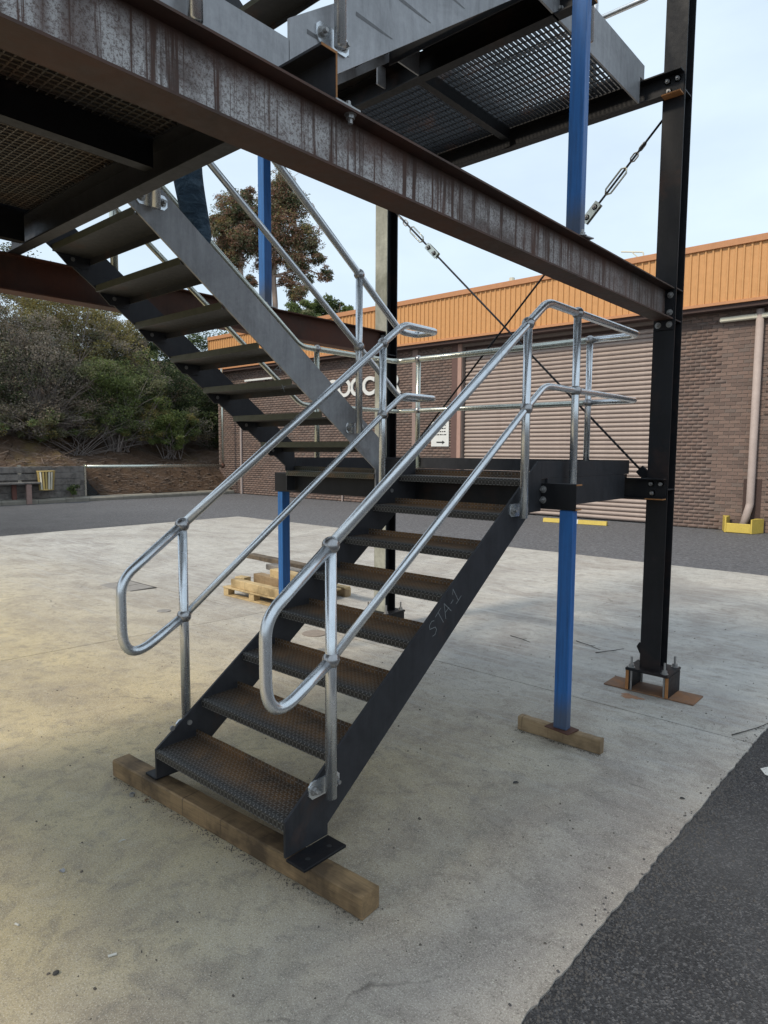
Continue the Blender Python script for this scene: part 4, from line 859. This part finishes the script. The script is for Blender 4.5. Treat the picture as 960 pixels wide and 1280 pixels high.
plant('shrub', 'low tangled olive brush filling the foot of the bushes', 'bush', (-24.2, 10.5, bz(-24.2, 10.5)), [(-24.0, 7.0, 2.7, .8, 1.2, .7), (-23.9, 9.2, 2.6, .7, 1.2, .6), (-24.1, 11.0, 2.9, .8, 1.1, .8), (-23.9, 12.8, 2.8, .7, 1.0, .7), (-24.2, 15.6, 2.9, .9, 1.2, .9), (-24.3, 5.0, 3.0, .9, 1.4, 1.0), (-24.9, 13.9, 4.6, 1, 1.2, 1)], 12000, .10, ['og', 'gr', 'md', 'yl'], [.4, .25, .25, .1], nt=60, r0=.015, lumps=40, sub=3)
plant('shrub', 'small bright green bush low on the bank left of the pipe riser', 'bush', (-23.6, 14.2, bz(-23.6, 14.2)), [(-23.6, 13.9, 3.1, .8, .95, .85), (-23.5, 14.9, 2.7, .75, .8, .65), (-23.3, 14.2, 2.2, .7, .9, .45)], 9000, .085, ['lt', 'md', 'yl', 'dk'], [.58, .2, .12, .1], nt=40, r0=.015, lumps=30)
plant('shrub', 'dark-leaved bush behind the stair stringer', 'bush', (-26.0, 15.4, bz(-26, 15.4)), [(-26.0, 15.2, 4.4, 1.6, 1.7, 1.8), (-25.4, 16.6, 3.6, 1.3, 1.6, 1.7), (-26.6, 14.4, 6.3, 1.2, 1.4, 1.0), (-25.2, 17.8, 3.4, 1.2, 1.2, 1.8)], 17000, .11, ['dk', 'md', 'og'], [.66, .2, .14], nt=90, lumps=40, sub=3)
plant('shrub', 'dark green hedge at the top of the bank beside the building', 'bush', (-28, 20, 4.5), [(-28, 18.4, 6.3, 1.6, 2, 1.9), (-27.6, 21, 6.5, 1.6, 2, 2.1), (-27.6, 20, 4.6, 1.6, 2.4, 2.2)], 12000, .13, ['dk', 'md'], [.7, .3], nt=30, lumps=40)
plant('shrub', 'pinkish brush behind the grey bush, high at the left', 'bush', (-28, 9, 4), [(-28, 7.5, 7.2, 1.6, 1.8, 1.5), (-28.2, 10.5, 7.2, 1.6, 1.8, 1.4), (-28, 13, 6.8, 1.5, 1.8, 1.3), (-27.8, 8.5, 5.4, 1.4, 2.6, 1.8), (-27.8, 12.5, 5.2, 1.4, 2.6, 1.8), (-28.3, 9, 8.8, 1.6, 3.2, 1.4), (-28.3, 13.5, 8.2, 1.6, 2.4, 1.4), (-28.3, 16, 7.2, 1.6, 1.8, 1.3)], 15000, .13, ['pk', 'og', 'yl', 'dk'], [.25, .3, .2, .25], nt=50, lumps=40)
tag(plant('weed', 'small green weed in front of the sleeper wall end', 'weed', (-21.1, 8.9, .0), [(-21.1, 8.85, .3, .14, .3, .22)], 350, .09, ['md', 'dk'], [.6, .4], nt=8, r0=.006, lumps=6), 'small green weed in front of the sleeper wall end', 'weed')
for o in bpy.data.objects:
    if o.name.startswith('weed') and 'group' in o: del o['group']

def gum(label, base, trunk, blobs, n, forks):
    t = root('gum_tree', label, 'tree', base, 'gum trees beyond the building'); bm = B()
    tube(bm, trunk, .24, 10, True, .10); part('trunk', bm, M['bark'], t, True); bm = B()
    for (i, b) in forks:
        a = Vector(trunk[i]); e = Vector(b); mid = a.lerp(e, .5)+Vector((random.uniform(-.3, .3), random.uniform(-.3, .3), .35)); tube(bm, [a, a.lerp(mid, .6), mid, mid.lerp(e, .5)+Vector((0, 0, .15)), e], .10, 7, False, .03)
        for k in range(5): s = mid.lerp(e, random.random()); tube(bm, [s, s+Vector((random.gauss(0, .6), random.gauss(0, .6), random.uniform(.2, 1.1)))], .028, 5, False, .008)
    part('limb', bm, M['bark'], t)
    n = int(n*2.4); P, ids, nl = clump_points(blobs, n, 60, .30); mats = ['rd', 'og', 'dk', 'yl']; lm = RNG.choice(4, nl, p=[.42, .34, .18, .06]); mi = lm[ids]; sw = RNG.random(len(P)) < .3; mi[sw] = RNG.choice(4, sw.sum(), p=[.42, .34, .18, .06])
    leaves('crown', P, None, RNG.uniform(.6, 1.3, len(P))*.16, mats, mi, t, .55, .38); return t
def at(u, v, D):
    d = fw+rr*((u-480)/CP['f'])+uu*((640-v)/CP['f']); return Vector((CP['x'], CP['y'], CP['z']))+d*D
def bl(u, v, r, D=45, k=1.0, q=1.0): p = at(u, v, D); s = r/CP['f']*D; return (p.x, p.y, p.z, s*k, s*k, s*q)
def trk(pts, D=45): return [at(u, v, D) for u, v in pts]
b0 = at(343, 560, 45); b0.z = 4
gum('larger gum tree with a rust-brown crown, right of the blue prop', b0, [b0]+trk([(343, 420), (344, 380), (342, 345), (345, 300), (350, 250)]), [bl(350, 238, 22), bl(332, 262, 20), bl(368, 258, 20), bl(350, 290, 30), bl(382, 300, 20), bl(322, 300, 18), bl(372, 330, 20), bl(335, 328, 17), bl(395, 322, 11), bl(355, 218+12, 13), bl(407, 343, 10), bl(373, 366, 15), bl(358, 352, 10), bl(385, 352, 9)], 26000,
    [(3, at(372, 362, 45)), (3, at(405, 345, 45)), (4, at(380, 305, 45)), (4, at(325, 300, 45)), (5, at(350, 232, 45)), (4, at(335, 262, 45)), (4, at(370, 260, 45))])
b1 = at(305, 560, 44); b1.z = 4
gum('smaller gum tree with a greener crown, left of the blue prop', b1, [b1]+trk([(304, 420), (303, 370), (301, 340), (300, 300), (298, 270)], 44), [bl(290, 262, 22, 44), bl(278, 290, 20, 44), bl(302, 300, 22, 44), bl(276, 315, 15, 44), bl(292, 328, 15, 44), bl(312, 272, 14, 44), bl(309, 242, 10, 44), bl(270, 275, 10, 44), bl(312, 350, 9, 44)], 15000,
    [(3, at(285, 320, 44)), (4, at(275, 300, 44)), (4, at(305, 290, 44)), (5, at(290, 262, 44)), (3, at(312, 330, 44))])
p = at(400, 388, 40); plant('leafy_tree', 'round green treetop showing above the orange fascia', 'tree', (p.x, p.y, 1), [bl(375, 392, 20, 40, 1, .8), bl(405, 386, 19, 40, 1, .8), bl(432, 388, 14, 40, 1, .7), bl(390, 410, 24, 40), bl(425, 405, 20, 40), bl(330, 400, 12, 40, 1, .6)], 14000, .16, ['md', 'lt', 'og', 'dk'], [.4, .2, .2, .2], nt=24, r0=.12, lumps=30, group='trees beyond the roof', stem='trunk', tm='bark')

# ------------------------------------------------------------------ pallet and loose timber
PZ = gz(3.3)
PA = root('timber_pallet', 'pale wooden pallet on the slab behind the far blue prop', 'pallet', (-3.5, 3.9, PZ))
PA.rotation_euler = (0, 0, 0)
def pl(nm, x0, x1, y0, y1, z0, z1): part(nm, box(B(), x0, x1, y0, y1, PZ+z0, PZ+z1, .003), M['pallet'], PA)
for k in range(3): pl('bottom_board', -4.12, -2.92, 3.30+k*.5, 3.40+k*.5, .0, .02)
for xx in (-4.12, -3.60, -3.02): 
    for k in range(3): pl('block', xx, xx+.10, 3.30+k*.5, 3.40+k*.5, .021, .10)
for k in range(7): pl('deck_board', -4.12, -2.92, 3.29+k*.165, 3.40+k*.165, .101, .122)
ZP = PZ+.123; gp = 'timber offcuts stacked on the pallet'
timber('timber_offcut', 'thick pale beam along the front of the pallet stack', 1.1, .10, .10, (-3.45, 3.36, ZP), R(-2), M['pallet'], group=gp)
timber('timber_offcut', 'short pale block at the left front of the pallet stack', .16, .12, .11, (-3.98, 3.50, ZP), R(8), M['pallet'], group=gp)
timber('timber_offcut', 'long weathered beam lying second in the pallet stack', 1.0, .12, .15, (-3.38, 3.62, ZP), R(-4), M['timber2'], group=gp)
timber('timber_offcut', 'fresh pale offcut on top of the pallet stack', .55, .14, .10, (-3.25, 3.62, ZP+.151), R(-6), M['pallet'], group=gp)
timber('timber_offcut', 'grey split board leaning at the back of the pallet stack', .95, .14, .07, (-3.48, 3.88, ZP+.16), R(-6), M['graywood'], group=gp)
timber('timber_offcut', 'bottom beam supporting the grey split board', .95, .16, .155, (-3.40, 3.92, ZP), R(-4), M['timber2'], group=gp)
timber('timber_board', 'long dark board lying across the back of the pallet stack', 2.1, .14, .06, (-3.66, 4.10, ZP+.20), R(-4), M['darkboard'])
timber('timber_offcut', 'beam under the long dark board at the back of the pallet', .8, .12, .195, (-3.45, 4.12, ZP), R(-4), M['timber2'], group=gp)
timber('timber_offcut', 'single brown offcut on the slab right of the pallet', .16, .08, .09, (-2.98, 4.32, PZ+.0), R(-5), M['timber2'])

# ------------------------------------------------------------------ small litter on the slab
def nutm():
    bm = B(); n = 6; rs = []
    for r_, z in ((.014, 0), (.014, .014), (.008, .014), (.008, 0)): rs.append([bm.verts.new((r_*math.cos(k*math.pi/3), r_*math.sin(k*math.pi/3), z)) for k in range(6)])
    for a in range(4):
        for k in range(6): bm.faces.new((rs[a][k], rs[a][(k+1) % 6], rs[(a+1) % 4][(k+1) % 6], rs[(a+1) % 4][k]))
    return bm
def litter(name, bm, m, label, cat, loc, rz=0):
    o = part(name, bm, m); o.location = loc; o.rotation_euler = (0, 0, rz); return tag(o, label, cat)
litter('steel_nut', nutm(), M['bolt'], 'loose steel nut on the slab left of the timber bearer', 'nut', (-.12, -.07, .001))
def leafshape(L, wd):
    bm = B(); P = [(-L/2, 0, .002), (-L/5, wd/2, .008), (L/4, wd/2.4, .006), (L/2, 0, .002), (L/4, -wd/2.4, .004), (-L/5, -wd/2, .010)]; c = bm.verts.new((0, 0, .002)); v = [bm.verts.new(p) for p in P]
    for k in range(6): bm.faces.new((c, v[k], v[(k+1) % 6]))
    return bm
DL = m_flat('dry_leaf', (.26, .17, .10), .8, .4, 30)
litter('dry_leaf', leafshape(.05, .022), DL, 'pale dry leaf beside the loose nut at the bearer', 'leaf', (-.055, -.005, .001), .4)
litter('dry_leaf', leafshape(.035, .018), DL, 'small curled leaf against the end of the bearer', 'leaf', (-.02, -.045, .001), 2.0)
litter('dry_twig', tube(B(), [(-.06, 0, .004), (0, .012, .01), (.07, -.004, .004)], .003, 6), M['twig'], 'thin curved twig lying along the bearer', 'twig', (-.09, .0, .001), -.3)
litter('cigarette_butt', tube(B(), [(0, 0, .005), (.028, 0, .005)], .0042, 10), M['plastic'], 'white cigarette butt on the slab at the lower left', 'cigarette butt', (.84, -.67, .001), 1.2)
litter('cigarette_butt', tube(B(), [(0, 0, .004), (.018, 0, .004)], .0038, 10), M['plastic'], 'tiny white butt near the left edge of the picture', 'cigarette butt', (.43, -.82, .001), .3)
litter('paper_scrap', leafshape(.04, .008), M['plastic'], 'thin pale splinter left of the bearer middle', 'scrap', (.22, -.30, .001), 1.5)
litter('slate_chip', leafshape(.032, .022), M['steel_pale'], 'small grey flat chip on the yellowish slab', 'stone chip', (.24, -.57, .001), .2)
litter('pebble', sphere(B(), (0, 0, .005), .009, (1, 1.3, .7), 8), M['joint'], 'dark pebble at the lower left of the slab', 'pebble', (.78, -.82, 0))
litter('bark_flake', leafshape(.03, .016), M['black'], 'dark bark flake on the slab left of the asphalt edge', 'flake', (1.94, 1.88, -.054), .6)
litter('bark_flake', leafshape(.04, .02), M['black'], 'dark flake on the slab below the right timber packer', 'flake', (1.22, 1.42, -.04), 1.1)
for i, (a, b, lb) in enumerate((((-.42, 4.13), (-.16, 4.06), 'thin dark twig on the slab behind the middle of the flight'), ((.16, 4.40), (.45, 4.28), 'thin dark twig left of the right column'), ((.46, 4.16), (.60, 4.47), 'bent dark twig nearest the right column'), ((1.90, 3.0), (2.05, 3.5), 'dark twig at the corner of slab and asphalt'))):
    o = root('dry_twig', lb, 'twig', (a[0], a[1], gz(a[1]))); mid = ((a[0]+b[0])/2+.02, (a[1]+b[1])/2-.01)
    part('twig_stem', tube(B(), [(a[0], a[1], gz(a[1])+.006), (mid[0], mid[1], gz(mid[1])+.012), (b[0], b[1], gz(b[1])+.004)], .004, 6, True, .002), M['joint'], o)
    part('twig_tip', tube(B(), [(mid[0], mid[1], gz(mid[1])+.01), (mid[0]+.04, mid[1]+.03, gz(mid[1])+.012)], .002, 5), M['joint'], o)
bm = B(); c0 = bm.verts.new((1.13, 3.27, gz(3.27)+.002)); vv = []
for k in range(40):
    a_ = k*math.pi/20; r_ = .062*(1+.25*math.sin(3*a_+1)+.16*math.sin(7*a_)+random.uniform(-.10, .10)); y_ = 3.27+r_*.8*math.sin(a_); vv.append(bm.verts.new((1.13+r_*1.25*math.cos(a_), y_, gz(y_)+.002)))
for k in range(40): bm.faces.new((c0, vv[k], vv[(k+1) % 40]))
part('rust_stain', bm, m_flat('rust_stain', (.36, .19, .11), .9, .45, 45), slab)
def scatter(name, P, S, m):
    n = len(P); P = np.array(P); S = np.array(S)[:, None]; a = RNG.uniform(0, 6.28, n); V = np.zeros((n, 8, 3)); asp = RNG.uniform(.6, 1.6, (n, 1))[:, 0]
    for k, (sx, sy, sz) in enumerate([(-1, -1, 0), (1, -1, 0), (1, 1, 0), (-1, 1, 0), (-.6, -.6, 1), (.6, -.6, 1), (.6, .6, 1), (-.6, .6, 1)]):
        X = sx*S[:, 0]*asp; Y = sy*S[:, 0]; V[:, k, 0] = P[:, 0]+X*np.cos(a)-Y*np.sin(a); V[:, k, 1] = P[:, 1]+X*np.sin(a)+Y*np.cos(a); V[:, k, 2] = P[:, 2]+sz*S[:, 0]*1.2
    F = np.array([(0, 1, 5, 4), (1, 2, 6, 5), (2, 3, 7, 6), (3, 0, 4, 7), (4, 5, 6, 7)]); FF = (F[None]+8*np.arange(n)[:, None, None]).reshape(-1)
    me = bpy.data.meshes.new(name); me.vertices.add(n*8); me.vertices.foreach_set('co', V.reshape(-1)); me.loops.add(n*20); me.loops.foreach_set('vertex_index', FF)
    me.polygons.add(n*5); me.polygons.foreach_set('loop_start', np.arange(n*5)*4); me.polygons.foreach_set('loop_total', np.full(n*5, 4)); me.update(); me.materials.append(m)
    return part(name, me, m, kind='stuff')
P = []; S = []
for k in range(1500): x = random.uniform(-3.5, 2.0); y = random.uniform(-1.3, 6); P.append((x, y, gz(y))); S.append(abs(random.gauss(0, .0016))+.0008)
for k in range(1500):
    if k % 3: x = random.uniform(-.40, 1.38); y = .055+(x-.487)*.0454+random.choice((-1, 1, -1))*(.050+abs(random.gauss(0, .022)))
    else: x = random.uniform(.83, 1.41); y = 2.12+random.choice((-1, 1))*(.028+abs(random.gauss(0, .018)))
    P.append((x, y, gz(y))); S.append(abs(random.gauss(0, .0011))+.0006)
P2_ = []; S2_ = []
for k in range(5200):
    y = random.uniform(-1.6, 4.5); x = 2.03 + wob(y, 1, .006) + max(0, y-2.2)*.02 + .012*math.sin(y*1.3) + (abs(random.gauss(0, .07)) if k % 4 else random.uniform(-.06, .5)); on_slab = x < 2.03+wob(y, 1, .006)
    P2_.append((x, y, gz(y)-(0 if on_slab else .009))); S2_.append(random.uniform(.0012, .0045))
scatter('edge_gravel', P2_, S2_, m_flat('dark_gravel', (.085, .08, .078), .9, .6, 60))
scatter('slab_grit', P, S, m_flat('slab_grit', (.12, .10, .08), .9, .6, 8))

# ------------------------------------------------------------------ the person on the upper flight
def skin(name, V, E, rad, m, parent, sub=2, rootv=0):
    me = bpy.data.meshes.new(name); me.from_pydata(V, E, []); me.materials.append(m); o = link(bpy.data.objects.new(name, me)); o.parent = parent; o.location = -base_of(parent)
    md = o.modifiers.new('s', 'SKIN'); sv = me.skin_vertices[0].data
    for i, r_ in enumerate(rad): sv[i].radius = r_ if hasattr(r_, '__len__') else (r_, r_)
    for v in sv: v.use_root = False
    sv[rootv].use_root = True; md.use_smooth_shade = True; s = o.modifiers.new('u', 'SUBSURF'); s.levels = sub; s.render_levels = sub; return o
px, py = -.47, .44
za, zb_ = 1.585+.1945*6+.001, 1.585+.1945*7+.001   # treads under the two feet
TY = [1.69-.26*k+.12 for k in range(7)]
fy, by = TY[6], TY[5]          # leading foot on tread 6, trailing foot on tread 5
PE = root('person', 'person in blue jeans standing on the upper flight, mostly hidden by the platform', 'person', (px, (fy+by)/2, za))
hx = .075; hip = zb_+.90
yb = .45
skin('jeans', [(px, yb, hip), (px+hx+.02, yb, hip-.06), (px+hx+.01, yb+.04, za+.50), (px+hx, by+.07, za+.12), (px-hx, yb-.03, hip-.06), (px-hx-.01, fy+.04, zb_+.52), (px-hx, fy+.08, zb_+.12), (px, yb, hip+.13)],
     [(0, 1), (1, 2), (2, 3), (0, 4), (4, 5), (5, 6), (0, 7)], [(.15, .12), .108, .086, .074, .108, .086, .074, (.15, .11)], M['denim'], PE)
for sx, yy, zz in ((hx, by, za), (-hx, fy, zb_)):
    skin('boot', [(px+sx, yy+.07, zz+.13), (px+sx, yy+.08, zz+.055), (px+sx, yy, zz+.048), (px+sx, yy-.075, zz+.038)], [(0, 1), (1, 2), (2, 3)], [.055, .05, .045, .035], M['boot'], PE)
sh = hip+.52
skin('jacket', [(px, .36, hip+.02), (px, .36, hip+.25), (px, .34, sh-.05), (px+.17, .34, sh), (px-.17, .34, sh), (px+.24, .33, sh-.28), (px+.26, .16, sh-.44), (px-.24, .33, sh-.28), (px-.30, .16, sh-.40), (px, .33, sh+.05)],
     [(0, 1), (1, 2), (2, 3), (2, 4), (3, 5), (5, 6), (4, 7), (7, 8), (2, 9)], [(.165, .12), (.155, .115), (.18, .12), .075, .075, .058, .045, .058, .045, .07], M['jacket'], PE)
skin('body', [(px, .33, sh), (px, .32, sh+.10), (px, .31, sh+.18), (px, .30, sh+.27), (px, .29, sh+.33), (px, .36, hip)], [(0, 1), (1, 2), (2, 3), (3, 4), (0, 5)], [.06, .052, .075, .085, .06, .05], M['skin'], PE)
part('nose', sphere(B(), (px, .195, sh+.225), .016, (.8, 1.2, 1.3), 8), M['skin'], PE, True)
for s in (-1, 1):
    part('eye', sphere(B(), (px+s*.03, .218, sh+.25), .009, seg=8), M['eye'], PE, True); part('ear', sphere(B(), (px+s*.085, .31, sh+.235), .026, (.4, .8, 1.2), 8), M['skin'], PE, True)
part('mouth', sphere(B(), (px, .212, sh+.185), .02, (1, .3, .25), 8), M['eye'], PE, True)
part('hair', sphere(B(), (px, .32, sh+.29), .098, (.95, 1.05, .92), 16), M['hair'], PE, True)
for s, hp in ((1, Vector((px+.26, .13, sh-.46))), (-1, Vector((px-.30, .13, sh-.42)))):
    V = [hp+Vector((0, .05, .03)), hp, hp+Vector((0, -.05, -.03))]; E_ = [(0, 1), (1, 2)]; rd = [.026, .036, .03]
    for k in range(4):
        a = hp+Vector(((k-1.5)*.018, -.06, -.035)); V += [a, a+Vector((0, -.035+.004*abs(k-1.5), -.02)), a+Vector((0, -.05, -.045-.004*(k == 1)))]; n0 = 3+3*k; E_ += [(2, n0), (n0, n0+1), (n0+1, n0+2)]; rd += [.010, .009, .0075]
    V += [hp+Vector((-s*.035, -.02, -.01)), hp+Vector((-s*.05, -.05, -.02))]; E_ += [(1, 15), (15, 16)]; rd += [.011, .009]
    skin('hand', V, E_, rd, M['skin'], PE, 1)
